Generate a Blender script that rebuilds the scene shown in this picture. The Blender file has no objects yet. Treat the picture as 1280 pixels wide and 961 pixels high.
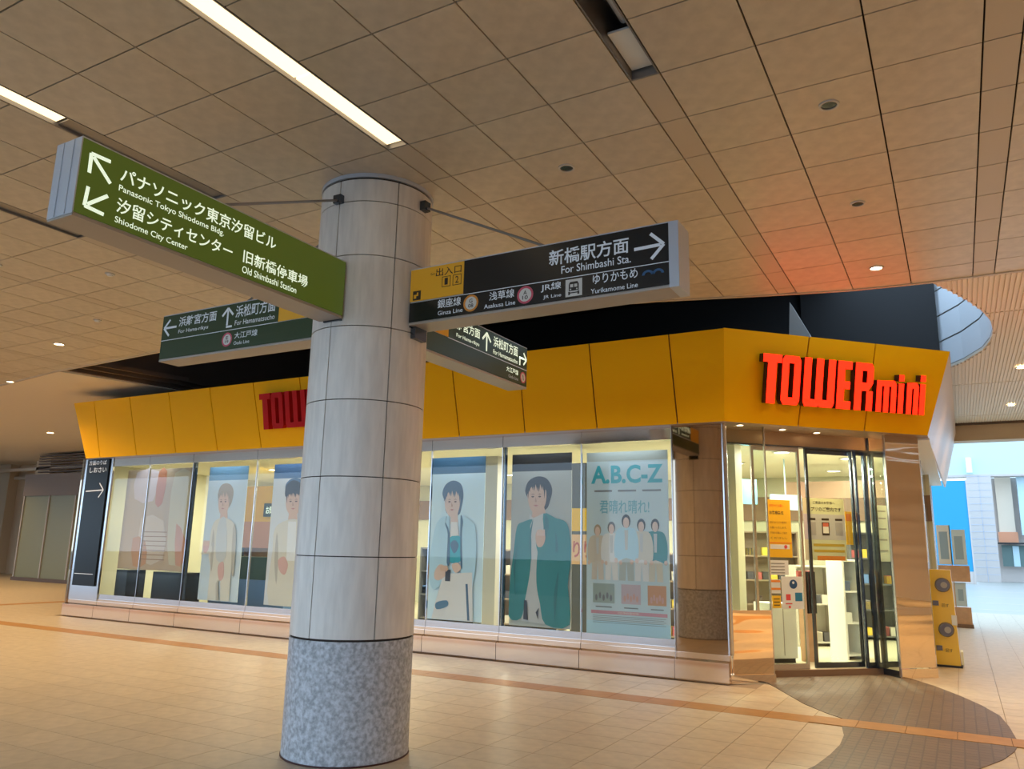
import bpy, math, random
from mathutils import Vector, Matrix
random.seed(7)
S = bpy.context.scene
COL = S.collection

# ------------------------------------------------------------------ camera
cd = bpy.data.cameras.new('camera'); cam = bpy.data.objects.new('camera', cd); COL.objects.link(cam)
cd.sensor_fit = 'HORIZONTAL'; cd.sensor_width = 36.0; cd.lens = 27.449; cd.clip_end = 400
PITCH, ROLL, YAW = 0.204141, 0.0216670, 0.515754
fw = Vector((-math.sin(YAW)*math.cos(PITCH), math.cos(YAW)*math.cos(PITCH), math.sin(PITCH)))
rt = Vector((math.cos(YAW), math.sin(YAW), 0)); up = rt.cross(fw)
cr, sr = math.cos(ROLL), math.sin(ROLL)
cx = cr*rt + sr*up; cy = -sr*rt + cr*up
cam.matrix_world = Matrix(((cx.x, cy.x, -fw.x, 0), (cx.y, cy.y, -fw.y, 0), (cx.z, cy.z, -fw.z, 1.6), (0, 0, 0, 1)))
S.camera = cam

# ------------------------------------------------------------------ world, exposure
S.view_settings.view_transform = 'Standard'; S.view_settings.look = 'None'
S.view_settings.exposure = 1.0; S.view_settings.gamma = 1.0
W = bpy.data.worlds.new('sky'); S.world = W; W.use_nodes = True
bg = W.node_tree.nodes['Background']; bg.inputs[0].default_value = (0.55, 0.76, 1.0, 1); bg.inputs[1].default_value = 1.75

# ------------------------------------------------------------------ hall lamps and added spots
def area_lamp(name, loc, sx, sy, power, color, rot=(0, 0, 0), spread=180):
    l = bpy.data.lights.new(name, 'AREA'); l.shape = 'RECTANGLE'; l.size = sx; l.size_y = sy
    l.energy = power; l.color = color; l.spread = math.radians(spread)
    o = bpy.data.objects.new(name, l); COL.objects.link(o); o.location = loc; o.rotation_euler = rot
    return o
WARM = (1.0, 0.65, 0.31); CREAM = (1.0, 0.92, 0.70); COOL = (0.62, 0.82, 1.0)
# spots at the lit downlights, plus fixtureless ones added to brighten floor and ceiling
for (x, y, p) in [(-0.545, 8.94, 90), (1.49, 8.94, 70), (3.5, 8.94, 120), (5.6, 7.1, 240), (8.0, 5.3, 330), (8.0, 8.94, 330), (5.6, 10.8, 240), (10.5, 7.1, 300),
                  (-12.45, 7.06, 150), (-16.5, 8.50, 220), (-23.6, 13.5, 200), (1.11, 14.85, 130), (1.15, 18.6, 160), (4.5, 14.9, 200), (3.5, 11.2, 110),
                  (-8.7, 7.4, 150), (-6.65, 7.4, 90), (-10.7, 7.4, 150), (-14.8, 7.6, 160), (-4.6, 7.5, 60), (-2.58, 7.8, 55), (-20.8, 8.9, 180), (-18.5, 11.0, 150), (-26.5, 13.5, 200), (-31.0, 14.5, 260), (-23.0, 11.0, 160)]:
    l = bpy.data.lights.new('downlight_lamp', 'SPOT'); l.energy = p*1.03; l.color = WARM; l.spot_size = math.radians(145); l.spot_blend = 1.0
    l.shadow_soft_size = 0.12
    o = bpy.data.objects.new('downlight_lamp', l); COL.objects.link(o); o.location = (x, y, 4.60)

# ------------------------------------------------------------------ materials
def mat(name, col, rough=0.5, metal=0.0, emit=None, es=0.0, noise=0.0, nscale=20.0, bump=0.0, bscale=60.0, spec=0.5, coat=0.0, coords='Object', col2=None):
    m = bpy.data.materials.new(name); m.use_nodes = True; nt = m.node_tree; b = nt.nodes['Principled BSDF']
    b.inputs['Base Color'].default_value = (*col, 1); b.inputs['Roughness'].default_value = rough
    b.inputs['Metallic'].default_value = metal; b.inputs['Specular IOR Level'].default_value = spec
    b.inputs['Coat Weight'].default_value = coat
    if emit: b.inputs['Emission Color'].default_value = (*emit, 1); b.inputs['Emission Strength'].default_value = es
    if noise or bump:
        tc = nt.nodes.new('ShaderNodeTexCoord')
    if noise:
        n = nt.nodes.new('ShaderNodeTexNoise'); n.inputs['Scale'].default_value = nscale; n.inputs['Detail'].default_value = 4
        nt.links.new(tc.outputs[coords], n.inputs['Vector'])
        r = nt.nodes.new('ShaderNodeValToRGB')
        c2 = col2 if col2 else tuple(c*(1-noise) for c in col)
        r.color_ramp.elements[0].color = (*c2, 1); r.color_ramp.elements[1].color = (*[min(1, c*(1+noise*0.4)) for c in col], 1)
        r.color_ramp.elements[0].position = 0.35; r.color_ramp.elements[1].position = 0.65
        nt.links.new(n.outputs['Fac'], r.inputs[0]); nt.links.new(r.outputs[0], b.inputs['Base Color'])
    if bump:
        n2 = nt.nodes.new('ShaderNodeTexNoise'); n2.inputs['Scale'].default_value = bscale
        nt.links.new(tc.outputs[coords], n2.inputs['Vector'])
        bp = nt.nodes.new('ShaderNodeBump'); bp.inputs['Strength'].default_value = bump; bp.inputs['Distance'].default_value = 0.01
        nt.links.new(n2.outputs['Fac'], bp.inputs['Height']); nt.links.new(bp.outputs[0], b.inputs['Normal'])
    return m
def tinted_tile(name, col, var, rough, bump=0.0, spec=0.5):
    """colour differs a little from object to object, plus fine speckle"""
    m = mat(name, col, rough, noise=0.10, nscale=9.0, bump=bump, bscale=40, spec=spec)
    nt = m.node_tree; b = nt.nodes['Principled BSDF']
    oi = nt.nodes.new('ShaderNodeObjectInfo'); mr = nt.nodes.new('ShaderNodeMapRange')
    mr.inputs['To Min'].default_value = 1-var; mr.inputs['To Max'].default_value = 1+var
    nt.links.new(oi.outputs['Random'], mr.inputs['Value'])
    src = b.inputs['Base Color'].links[0].from_socket
    hs = nt.nodes.new('ShaderNodeHueSaturation'); nt.links.new(src, hs.inputs['Color']); nt.links.new(mr.outputs[0], hs.inputs['Value'])
    nt.links.new(hs.outputs[0], b.inputs['Base Color'])
    return m
def glass_mat(name, tint=(1, 1, 1), refl=1.0, rough=0.0):
    m = bpy.data.materials.new(name); m.use_nodes = True; nt = m.node_tree; nt.nodes.clear()
    out = nt.nodes.new('ShaderNodeOutputMaterial'); mx = nt.nodes.new('ShaderNodeMixShader')
    tr = nt.nodes.new('ShaderNodeBsdfTransparent'); tr.inputs[0].default_value = (*tint, 1)
    gl = nt.nodes.new('ShaderNodeBsdfGlossy'); gl.inputs['Roughness'].default_value = rough
    fr = nt.nodes.new('ShaderNodeFresnel'); fr.inputs[0].default_value = 1.5
    mu = nt.nodes.new('ShaderNodeMath'); mu.operation = 'MULTIPLY'; mu.inputs[1].default_value = refl; mu.use_clamp = True
    ge = nt.nodes.new('ShaderNodeNewGeometry'); inv = nt.nodes.new('ShaderNodeMath'); inv.operation = 'SUBTRACT'; inv.inputs[0].default_value = 1.0
    nt.links.new(ge.outputs['Backfacing'], inv.inputs[1]); m2 = nt.nodes.new('ShaderNodeMath'); m2.operation = 'MULTIPLY'
    nt.links.new(fr.outputs[0], mu.inputs[0]); nt.links.new(mu.outputs[0], m2.inputs[0]); nt.links.new(inv.outputs[0], m2.inputs[1]); nt.links.new(m2.outputs[0], mx.inputs[0])
    nt.links.new(tr.outputs[0], mx.inputs[1]); nt.links.new(gl.outputs[0], mx.inputs[2]); nt.links.new(mx.outputs[0], out.inputs[0])
    return m
M = {}
M['ceil_tile'] = tinted_tile('ceiling_tile_enamel', (0.61, 0.53, 0.42), 0.04, 0.38, spec=0.8)
M['ceil_back'] = mat('ceiling_gap_dark', (0.035, 0.025, 0.02), 0.9)
M['ceil_strip'] = mat('ceiling_metal_strip', (0.56, 0.48, 0.38), 0.40)
M['trough'] = mat('trough_metal', (0.26, 0.25, 0.25), 0.35, 0.5)
M['rib'] = mat('ribbed_ceiling', (0.80, 0.72, 0.60), 0.5)
M['floor_tile'] = tinted_tile('floor_stone_tile', (0.50, 0.42, 0.30), 0.04, 0.45, spec=0.5)
M['grout'] = mat('floor_grout', (0.33, 0.26, 0.19), 0.8)
M['band_tile'] = tinted_tile('floor_band_tile', (0.38, 0.195, 0.055), 0.05, 0.5, spec=0.3)
M['stone'] = tinted_tile('column_marble', (0.76, 0.73, 0.68), 0.025, 0.42)
M['granite'] = mat('column_granite', (0.50, 0.53, 0.57), 0.45, noise=0.40, nscale=32)
M['yellow'] = mat('fascia_yellow', (0.98, 0.50, 0.0), 0.6, spec=0.12, noise=0.02, nscale=0.6)
M['seam'] = mat('fascia_seam', (0.16, 0.05, 0.01), 0.8)
M['white'] = mat('white_paint', (0.78, 0.78, 0.76), 0.5)
M['head_metal'] = mat('tan_head_metal', (0.42, 0.30, 0.20), 0.35, 0.5)
M['black'] = mat('black_paint', (0.012, 0.012, 0.013), 0.5)
M['well_black'] = mat('well_black_cladding', (0.010, 0.009, 0.009), 0.7)
M['gloss_black'] = mat('glossy_black', (0.006, 0.008, 0.009), 0.3, spec=0.2)
M['steel'] = mat('brushed_steel', (0.62, 0.62, 0.64), 0.22, 1.0)
M['mirror'] = mat('mirror_steel', (0.48, 0.37, 0.27), 0.03, 1.0)
M['mirror_wavy'] = mat('mirror_steel_wavy', (0.95, 0.80, 0.62), 0.04, 1.0)
M['plinth'] = mat('polished_plinth_steel', (0.88, 0.80, 0.74), 0.10, 1.0)
M['glass'] = glass_mat('shop_glass', (0.95, 0.985, 0.98), 1.1)
M['dglass'] = glass_mat('door_glass', (0.93, 0.97, 0.93), 1.0)
M['darkframe'] = mat('dark_door_frame', (0.10, 0.12, 0.15), 0.15, 0.9)
M['red_on'] = mat('red_letter_face', (0.7, 0.01, 0.005), 0.4, emit=(1.0, 0.010, 0.002), es=2.3)
M['red_off'] = mat('red_letter_unlit', (0.50, 0.010, 0.012), 0.6, spec=0.15)
M['letter_side'] = mat('letter_side', (0.05, 0.012, 0.01), 0.5)
M['sign_alu'] = mat('sign_aluminium', (0.55, 0.60, 0.68), 0.4, 0.3)
M['sign_under'] = mat('sign_underside', (0.42, 0.38, 0.34), 0.45, 0.3)
M['sg_green'] = mat('sign_green_lit', (0.07, 0.10, 0.015), 0.3, emit=(0.10, 0.16, 0.02), es=0.16)
M['sg_dkgreen'] = mat('sign_dark_green', (0.018, 0.035, 0.015), 0.3, emit=(0.02, 0.05, 0.015), es=0.10)
M['sg_black'] = mat('sign_black_face', (0.010, 0.012, 0.014), 0.25)
M['sg_yellow'] = mat('sign_yellow_face', (0.72, 0.38, 0.02), 0.4, emit=(0.8, 0.4, 0.02), es=0.04)
M['txt_lit'] = mat('lettering_lit', (0.8, 0.85, 0.8), 0.5, emit=(0.80, 0.97, 0.74), es=0.38)
M['txt_dim'] = mat('lettering_dim', (0.62, 0.66, 0.72), 0.5, emit=(0.6, 0.72, 0.85), es=0.08)
M['txt_dark'] = mat('lettering_dark', (0.03, 0.02, 0.015), 0.6)
M['txt_bluewave'] = mat('wave_emblem_blue', (0.03, 0.12, 0.28), 0.5)
M['c_orange'] = mat('ring_orange', (0.75, 0.30, 0.04), 0.5)
M['c_red'] = mat('ring_red', (0.62, 0.10, 0.16), 0.5)
M['c_white'] = mat('ring_white', (0.75, 0.75, 0.72), 0.5)
M['lit_trough'] = mat('lit_diffuser', (0.9, 0.8, 0.6), 0.5, emit=(1.0, 0.76, 0.44), es=0.95)
M['lit_spot'] = mat('lit_downlight', (1, 0.9, 0.7), 0.5, emit=(1.0, 0.70, 0.38), es=9.0)
M['lit_shop'] = mat('lit_shop_lamp', (1, 1, 0.9), 0.5, emit=(1.0, 0.93, 0.72), es=5.0)
M['ring'] = mat('downlight_ring', (0.60, 0.58, 0.55), 0.35)
M['lens'] = mat('downlight_lens_off', (0.10, 0.10, 0.10), 0.15, 0.6)
M['well_panel'] = mat('well_pale_panel', (0.82, 0.86, 0.90), 0.5)
M['grey'] = mat('grey_paint', (0.38, 0.36, 0.33), 0.6)
M['shop_wall'] = mat('shop_wall', (0.52, 0.51, 0.37), 0.6)
M['shop_ceil'] = mat('shop_ceiling', (0.70, 0.67, 0.52), 0.6)
M['shop_floor'] = mat('shop_floor', (0.62, 0.57, 0.42), 0.25)
M['brownwall'] = mat('brown_band', (0.20, 0.12, 0.07), 0.5)
M['wood'] = mat('light_wood', (0.55, 0.33, 0.18), 0.5, noise=0.12, nscale=6)
M['beige_wall'] = mat('beige_wall', (0.55, 0.43, 0.29), 0.55)
M['green_glass'] = mat('far_shop_glass', (0.20, 0.20, 0.11), 0.35, 0.0, spec=0.25)
M['louver'] = mat('louver_brown', (0.10, 0.065, 0.045), 0.6)
M['paving'] = mat('outdoor_paving', (0.34, 0.34, 0.31), 0.4)
M['out_white'] = mat('outdoor_white_tile', (0.52, 0.46, 0.42), 0.5)
M['out_cyan'] = mat('cyan_banner', (0.010, 0.27, 0.50), 0.5)
M['out_glass'] = mat('outdoor_glass', (0.50, 0.66, 0.72), 0.15)
M['out_tan'] = mat('outdoor_tan', (0.75, 0.62, 0.48), 0.5)
M['out_red'] = mat('outdoor_orange', (0.70, 0.30, 0.16), 0.5)
M['yellow_mach'] = mat('machine_yellow', (0.78, 0.50, 0.02), 0.35)
M['knob'] = mat('knob_grey', (0.13, 0.12, 0.14), 0.3)
M['paper'] = mat('white_paper', (0.74, 0.76, 0.72), 0.6)
M['paper_y'] = mat('yellow_paper', (0.85, 0.50, 0.02), 0.55)
M['paper_g'] = mat('cream_paper', (0.74, 0.74, 0.52), 0.55)
def flat(n, c): 
    if n not in M: M[n] = mat('print_'+n, c, 0.55)
    return M[n]
# brown paver patch: fine grid of small setts
def pavers():
    m = mat('brown_setts', (0.20, 0.13, 0.085), 0.5); nt = m.node_tree; b = nt.nodes['Principled BSDF']
    tc = nt.nodes.new('ShaderNodeTexCoord'); br = nt.nodes.new('ShaderNodeTexBrick')
    br.inputs['Scale'].default_value = 1.0; br.inputs['Brick Width'].default_value = 0.10; br.inputs['Row Height'].default_value = 0.10
    br.inputs['Mortar Size'].default_value = 0.006; br.offset = 0.0
    br.inputs['Color1'].default_value = (0.150, 0.098, 0.058, 1); br.inputs['Color2'].default_value = (0.12, 0.078, 0.046, 1); br.inputs['Mortar'].default_value = (0.085, 0.055, 0.035, 1)
    nt.links.new(tc.outputs['Object'], br.inputs['Vector']); nt.links.new(br.outputs['Color'], b.inputs['Base Color'])
    bp = nt.nodes.new('ShaderNodeBump'); bp.inputs['Distance'].default_value = 0.004; bp.invert = True
    nt.links.new(br.outputs['Fac'], bp.inputs['Height']); nt.links.new(bp.outputs[0], b.inputs['Normal'])
    return m
M['pavers'] = pavers()
# wavy polished panel
nt = M['mirror_wavy'].node_tree; tc = nt.nodes.new('ShaderNodeTexCoord'); mp = nt.nodes.new('ShaderNodeMapping'); mp.inputs['Scale'].default_value = (0.15, 0.15, 1.5)
nz = nt.nodes.new('ShaderNodeTexNoise'); nz.inputs['Scale'].default_value = 3.0; nz.inputs['Detail'].default_value = 1
bp = nt.nodes.new('ShaderNodeBump'); bp.inputs['Strength'].default_value = 0.5; bp.inputs['Distance'].default_value = 0.025
nt.links.new(tc.outputs['Object'], mp.inputs[0]); nt.links.new(mp.outputs[0], nz.inputs['Vector']); nt.links.new(nz.outputs['Fac'], bp.inputs['Height'])
nt.links.new(bp.outputs[0], nt.nodes['Principled BSDF'].inputs['Normal'])
# streaky veins on the column stone
nt = M['stone'].node_tree
for n in nt.nodes:
    if n.type == 'TEX_NOISE':
        mp = nt.nodes.new('ShaderNodeMapping'); mp.inputs['Scale'].default_value = (2.2, 2.2, 0.35)
        src = n.inputs['Vector'].links[0].from_socket; nt.links.new(src, mp.inputs[0]); nt.links.new(mp.outputs[0], n.inputs['Vector'])

# ------------------------------------------------------------------ builders
ORG = {}
class Frame:
    """local frame: point p(u, v, w) = P + u U + v V + w N, N = U x V"""
    def __init__(s, P, U, V):
        s.P = Vector(P); s.U = Vector(U).normalized(); s.V = Vector(V).normalized(); s.N = s.U.cross(s.V)
    def p(s, u, v, w=0): return s.P + s.U*u + s.V*v + s.N*w
WORLD = Frame((0, 0, 0), (1, 0, 0), (0, 1, 0))
class MB:
    def __init__(s, fr=WORLD): s.v = []; s.f = []; s.fr = fr; s.sm = False
    def box(s, x0, x1, y0, y1, z0, z1):
        n = len(s.v)
        for z in (z0, z1):
            for (x, y) in ((x0, y0), (x1, y0), (x1, y1), (x0, y1)): s.v.append(s.fr.p(x, y, z))
        for q in ((3, 2, 1, 0), (4, 5, 6, 7), (0, 1, 5, 4), (1, 2, 6, 5), (2, 3, 7, 6), (3, 0, 4, 7)): s.f.append([n+i for i in q])
        return s
    def prism(s, pts, w0, w1):
        """polygon in (u,v), extruded w0..w1"""
        a = sum(pts[i][0]*pts[(i+1) % len(pts)][1]-pts[(i+1) % len(pts)][0]*pts[i][1] for i in range(len(pts)))
        if a < 0: pts = pts[::-1]
        n = len(s.v); k = len(pts)
        for w in (w0, w1):
            for (u, v) in pts: s.v.append(s.fr.p(u, v, w))
        s.f.append([n+i for i in range(k)][::-1]); s.f.append([n+k+i for i in range(k)])
        for i in range(k): j = (i+1) % k; s.f.append([n+i, n+j, n+k+j, n+k+i])
        return s
    def cyl(s, u, v, r, w0, w1, seg=24, r1=None, arc=None):
        r1 = r if r1 is None else r1
        n = len(s.v)
        for w, rr in ((w0, r), (w1, r1)):
            for i in range(seg):
                a = 2*math.pi*i/seg; s.v.append(s.fr.p(u+rr*math.cos(a), v+rr*math.sin(a), w))
        s.f.append([n+i for i in range(seg)][::-1]); s.f.append([n+seg+i for i in range(seg)])
        for i in range(seg): j = (i+1) % seg; s.f.append([n+i, n+j, n+seg+j, n+seg+i])
        return s
    def ring(s, u, v, r0, r1, w0, w1, seg=24):
        n = len(s.v)
        for (rr, w) in ((r0, w0), (r1, w0), (r1, w1), (r0, w1)):
            for i in range(seg):
                a = 2*math.pi*i/seg; s.v.append(s.fr.p(u+rr*math.cos(a), v+rr*math.sin(a), w))
        for q in range(4):
            for i in range(seg):
                j = (i+1) % seg; q2 = (q+1) % 4
                s.f.append([n+q*seg+j, n+q*seg+i, n+q2*seg+i, n+q2*seg+j])
        return s
    def sector(s, cx, cy, r0, r1, a0, a1, z0, z1, seg=10):
        n = len(s.v)
        for i in range(seg+1):
            a = a0+(a1-a0)*i/seg; c, t = math.cos(a), math.sin(a)
            for (r, z) in ((r0, z0), (r1, z0), (r1, z1), (r0, z1)): s.v.append(s.fr.p(cx+r*c, cy+r*t, z))
        for i in range(seg):
            for q in range(4):
                q2 = (q+1) % 4; s.f.append([n+4*i+q, n+4*i+q2, n+4*(i+1)+q2, n+4*(i+1)+q])
        s.f.append([n+3, n+2, n+1, n]); m = n+4*seg; s.f.append([m, m+1, m+2, m+3])
        return s
    def tube(s, a, b, r, seg=8):
        a = s.fr.p(*a); b = s.fr.p(*b); d = (b-a).normalized()
        e = d.orthogonal().normalized(); g = d.cross(e); n = len(s.v)
        for P in (a, b):
            for i in range(seg):
                t = 2*math.pi*i/seg; s.v.append(P+e*r*math.cos(t)+g*r*math.sin(t))
        s.f.append([n+i for i in range(seg)][::-1]); s.f.append([n+seg+i for i in range(seg)])
        for i in range(seg): j = (i+1) % seg; s.f.append([n+i, n+j, n+seg+j, n+seg+i])
        return s
    def quad(s, *P):
        n = len(s.v); s.v += [Vector(p) for p in P]; s.f.append(list(range(n, n+len(P)))); return s
    def build(s, name, m, parent=None, smooth=False, loc=None):
        me = bpy.data.meshes.new(name)
        o0 = Vector(ORG[parent.name]) if parent else Vector(loc if loc else (0, 0, 0))
        me.from_pydata([tuple(v-o0) for v in s.v], [], s.f); me.validate()
        if smooth:
            for p in me.polygons: p.use_smooth = True
            me.set_sharp_from_angle(angle=math.radians(35))
        me.materials.append(m)
        o = bpy.data.objects.new(name, me); COL.objects.link(o)
        ORG[o.name] = tuple(o0)
        if parent: o.parent = parent
        else: o.location = o0
        return o
def tag(o, label=None, cat=None, group=None, kind=None):
    if label: o['label'] = label
    if cat: o['category'] = cat
    if group: o['group'] = group
    if kind: o['kind'] = kind
    return o
def thing(name, loc, label=None, cat=None, group=None, kind=None):
    o = bpy.data.objects.new(name, None); COL.objects.link(o); o.location = loc; ORG[o.name] = tuple(loc); o.empty_display_size = 0.1
    return tag(o, label, cat, group, kind)
def struct(name, loc=(0, 0, 0)): return thing(name, loc, kind='structure')
def piece(name, mesh, parent, loc):
    o = bpy.data.objects.new(name, mesh); COL.objects.link(o); o.parent = parent
    o.location = Vector(loc)-Vector(ORG[parent.name]); return o
_font = {}
def text(body, fr, box, m, parent, w=0.002, bold=0.0, name='lettering', depth=0.0, stretch=True):
    """writing laid flat on frame fr, fitted into box (u0, u1, v0, v1)"""
    c = bpy.data.curves.new('t', 'FONT'); c.body = body; c.size = 1.0; c.offset = bold; c.resolution_u = 3
    t = bpy.data.objects.new('t', c); COL.objects.link(t); bpy.context.view_layer.update()
    me = bpy.data.meshes.new_from_object(t.evaluated_get(bpy.context.evaluated_depsgraph_get()))
    bpy.data.objects.remove(t); bpy.data.curves.remove(c)
    if not me.vertices: return None
    xs = [v.co.x for v in me.vertices]; ys = [v.co.y for v in me.vertices]
    x0, x1, y0, y1 = min(xs), max(xs), min(ys), max(ys)
    su = (box[1]-box[0])/max(1e-6, x1-x0); sv = (box[3]-box[2])/max(1e-6, y1-y0)
    o0 = Vector(ORG[parent.name])
    for v in me.vertices: v.co = fr.p(box[0]+(v.co.x-x0)*su, box[2]+(v.co.y-y0)*sv, w)-o0
    me.name = name; me.materials.clear(); me.materials.append(m)
    o = bpy.data.objects.new(name, me); COL.objects.link(o); o.parent = parent; ORG[o.name] = tuple(o0)
    return o
def smooth_poly(pts, k=4):
    out = []; n = len(pts)
    for i in range(n):
        p0, p1, p2, p3 = pts[i-1], pts[i], pts[(i+1) % n], pts[(i+2) % n]
        for j in range(k):
            t = j/k
            out.append(tuple(0.5*((2*p1[c])+(-p0[c]+p2[c])*t+(2*p0[c]-5*p1[c]+4*p2[c]-p3[c])*t*t+(-p0[c]+3*p1[c]-3*p2[c]+p3[c])*t**3) for c in (0, 1)))
    return out
def arrow(fr, tail, tip, wd, hd, m, parent, w=0.002):
    t = Vector(tail); p = Vector(tip); d = (p-t).normalized(); n = Vector((-d.y, d.x)); mb = MB(fr)
    mb.prism([tuple(t+n*wd/2), tuple(t-n*wd/2), tuple(p-d*wd-n*wd/2), tuple(p-d*wd+n*wd/2)], 0, w)
    for s in (1, -1):
        e = p-d*hd+n*s*hd
        q = (d-n*s).normalized()*wd*0.8
        k = Vector((q.x, q.y)); perp = Vector((-(p-e).normalized().y, (p-e).normalized().x))*wd/2
        mb.prism([tuple(p+perp*s), tuple(p-perp*s), tuple(e-perp*s), tuple(e+perp*s)], 0, w+0.0004*s)
    return mb.build('arrow', m, parent)

# =================================================================== SETTING
H = 4.65
def edge_y(x):
    pts = [(-45, 9.6), (-17.2, 8.65), (-14.6, 8.30), (-11.3, 8.10), (-7.5, 8.32), (-5, 8.62), (-3.07, 9.02), (-1.78, 9.38), (-0.90, 9.60), (-0.07, 9.69), (20, 9.69)]
    for (a, b), (c, d) in zip(pts, pts[1:]):
        if x <= c: return b+(d-b)*(x-a)/(c-a)
    return 9.69
def visible(x, y, z):
    d = Vector((x, y, z-1.6)); a = d.dot(fw)
    if a < 0.3: return None
    u = 640+975.95*d.dot(cx)/a; v = 480.5-975.95*d.dot(cy)/a
    return (-25 < u < 1305 and -25 < v < 985) and d.length
# ---- ceiling
ceil = struct('ceiling')
XP = 2.034; TW = 0.61; TH = 0.5965
cells = []
for k in range(-21, 6):
    g1 = 0.576+XP*k
    for i in range(3):
        for j in range(-15, 9):
            x0 = g1+TW*i; x1 = x0+TW; y0 = 5.04+TH*j; y1 = y0+TH
            e0, e1 = edge_y(x0), edge_y(x1)
            if y0 >= min(e0, e1)-0.02: continue
            full = y1 <= min(e0, e1)
            d = visible((x0+x1)/2, (y0+min(y1, e0))/2, H)
            cells.append((d if d else 999, x0, x1, y0, min(y1, e0), min(y1, e1), full))
cells.sort(key=lambda c: c[0])
G = 0.0055
tm = MB().box(-TW/2+G, TW/2-G, -TH/2+G, TH/2-G, 0, 0.02); proto = tm.build('ceiling_panel', M['ceil_tile'], ceil); pm = proto.data; bpy.data.objects.remove(proto)
rest = MB(); cnt = 0
for (d, x0, x1, y0, ya, yb, full) in cells:
    if d < 900 and cnt < 290:
        cnt += 1
        if full: piece('ceiling_panel', pm, ceil, ((x0+x1)/2, (y0+ya)/2, H+0.0015*random.random()))
        else: MB().prism([(x0+G, y0+G), (x1-G, y0+G), (x1-G, yb-G), (x0+G, ya-G)], H, H+0.02).build('ceiling_panel', M['ceil_tile'], ceil)
    else: rest.prism([(x0+G, y0+G), (x1-G, y0+G), (x1-G, yb-G), (x0+G, ya-G)], H, H+0.02)
tag(rest.build('far_ceiling_panels', M['ceil_tile'], ceil), kind='stuff')
YT = 4.443
for k in range(-21, 6):          # narrow strips between the panel fields
    a = 0.372+XP*k; b = 0.576+XP*k; m_ = MB(); j0 = 0
    for j in range(0, 9):
        y0 = 5.04+TH*(j-1); y1 = min(y0+TH, edge_y(a), edge_y(b))
        if y1-y0 > 0.05: m_.box(a+G, b-G, y0+G, y1-G, H, H+0.02)
    m_.build('ceiling_strip', M['ceil_strip'], ceil)
# backing above the panels (closes the joints), open above the well
bk = MB()
xs = [-45, -31, -17.2, -14.6, -11.3, -7.5, -5, -3.07, -1.78, -0.90, -0.07, 12.8]
for a, b in zip(xs, xs[1:]):
    bk.prism([(a, YT), (b, YT), (b, edge_y(b)), (a, edge_y(a))], H+0.03, H+0.12)
for k in range(-21, 6):
    bk.box(0.576+XP*k, 0.372+XP*(k+1), -3.9, YT, H+0.03, H+0.30)
bk.build('ceiling_backing', M['ceil_back'], ceil)
# pale trim along the edge of the well
tr = MB()
for a, b in zip(xs, xs[1:]):
    ya, yb = edge_y(a), edge_y(b)
    tr.prism([(a, ya-0.012), (b, yb-0.012), (b, yb+0.03), (a, ya+0.03)], H-0.012, H+0.12)
tr.build('edge_trim', M['ceil_strip'], ceil)
# recessed light troughs: two lit ones in view, the others off
def trough(k, lit, name_label):
    a = 0.372+XP*k; b = 0.576+XP*k
    t = thing('light_trough', ((a+b)/2, 0, H+0.0), name_label, 'ceiling light', 'recessed light troughs')
    MB().box(a+0.004, a+0.014, -3.9, YT, H, H+0.28).box(b-0.014, b-0.004, -3.9, YT, H, H+0.28).box(a, b, -3.9, YT, H+0.28, H+0.30).box(a+0.014, b-0.014, YT-0.01, YT, H, H+0.28).build('channel', M['trough'], t)
    for (y0, y1) in lit:
        y = y0
        while y < y1-0.2:
            ye = min(y+1.22, y1); MB().box(a+0.016, b-0.016, y, ye-0.02, H+0.03, H+0.05).build('diffuser', M['lit_trough'], t); y = ye
    un = [(-3.9, 4.43)] if not lit else [(lit[-1][1], 4.43)]
    for (y0, y1) in un:
        if y1-y0 > 0.05 and k not in (-1,): MB().box(a+0.016, b-0.016, y0, y1, H+0.02, H+0.03).build('cover_strip', M['trough'], t)
    if k == -1:
        MB().tube((a+0.13, -3.8, H+0.13), (a+0.13, 4.0, H+0.13), 0.028, 10).build('tube', M['sign_alu'], t)
        MB().box(a+0.02, b-0.02, 4.0, 4.42, H+0.06, H+0.075).build('end_plate', M['well_panel'], t)
trough(0, [], 'unlit recessed light trough furthest right in the hall ceiling')
trough(-1, [], 'dark recessed light trough with an unlit tube at top centre of the ceiling')
trough(-2, [(-3.9, 4.43)], 'brightly lit long light trough running toward the top of the round column')
trough(-3, [(-3.9, 3.0)], 'light trough lit only at its far left end, above the long green sign')
trough(-4, [], 'unlit grey trough strip left of the green sign')
for k in (-5, -6, -7, -8, -9): trough(k, [], 'far left recessed trough number %s from the grey unlit strip' % {-5: 'one', -6: 'two', -7: 'three', -8: 'four', -9: 'five'}[k])
for k in (1, 2, 3, 4): trough(k, [], 'recessed trough out to the right of the hall, row %s' % {1: 'one', 2: 'two', 3: 'three', 4: 'four'}[k])
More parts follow.
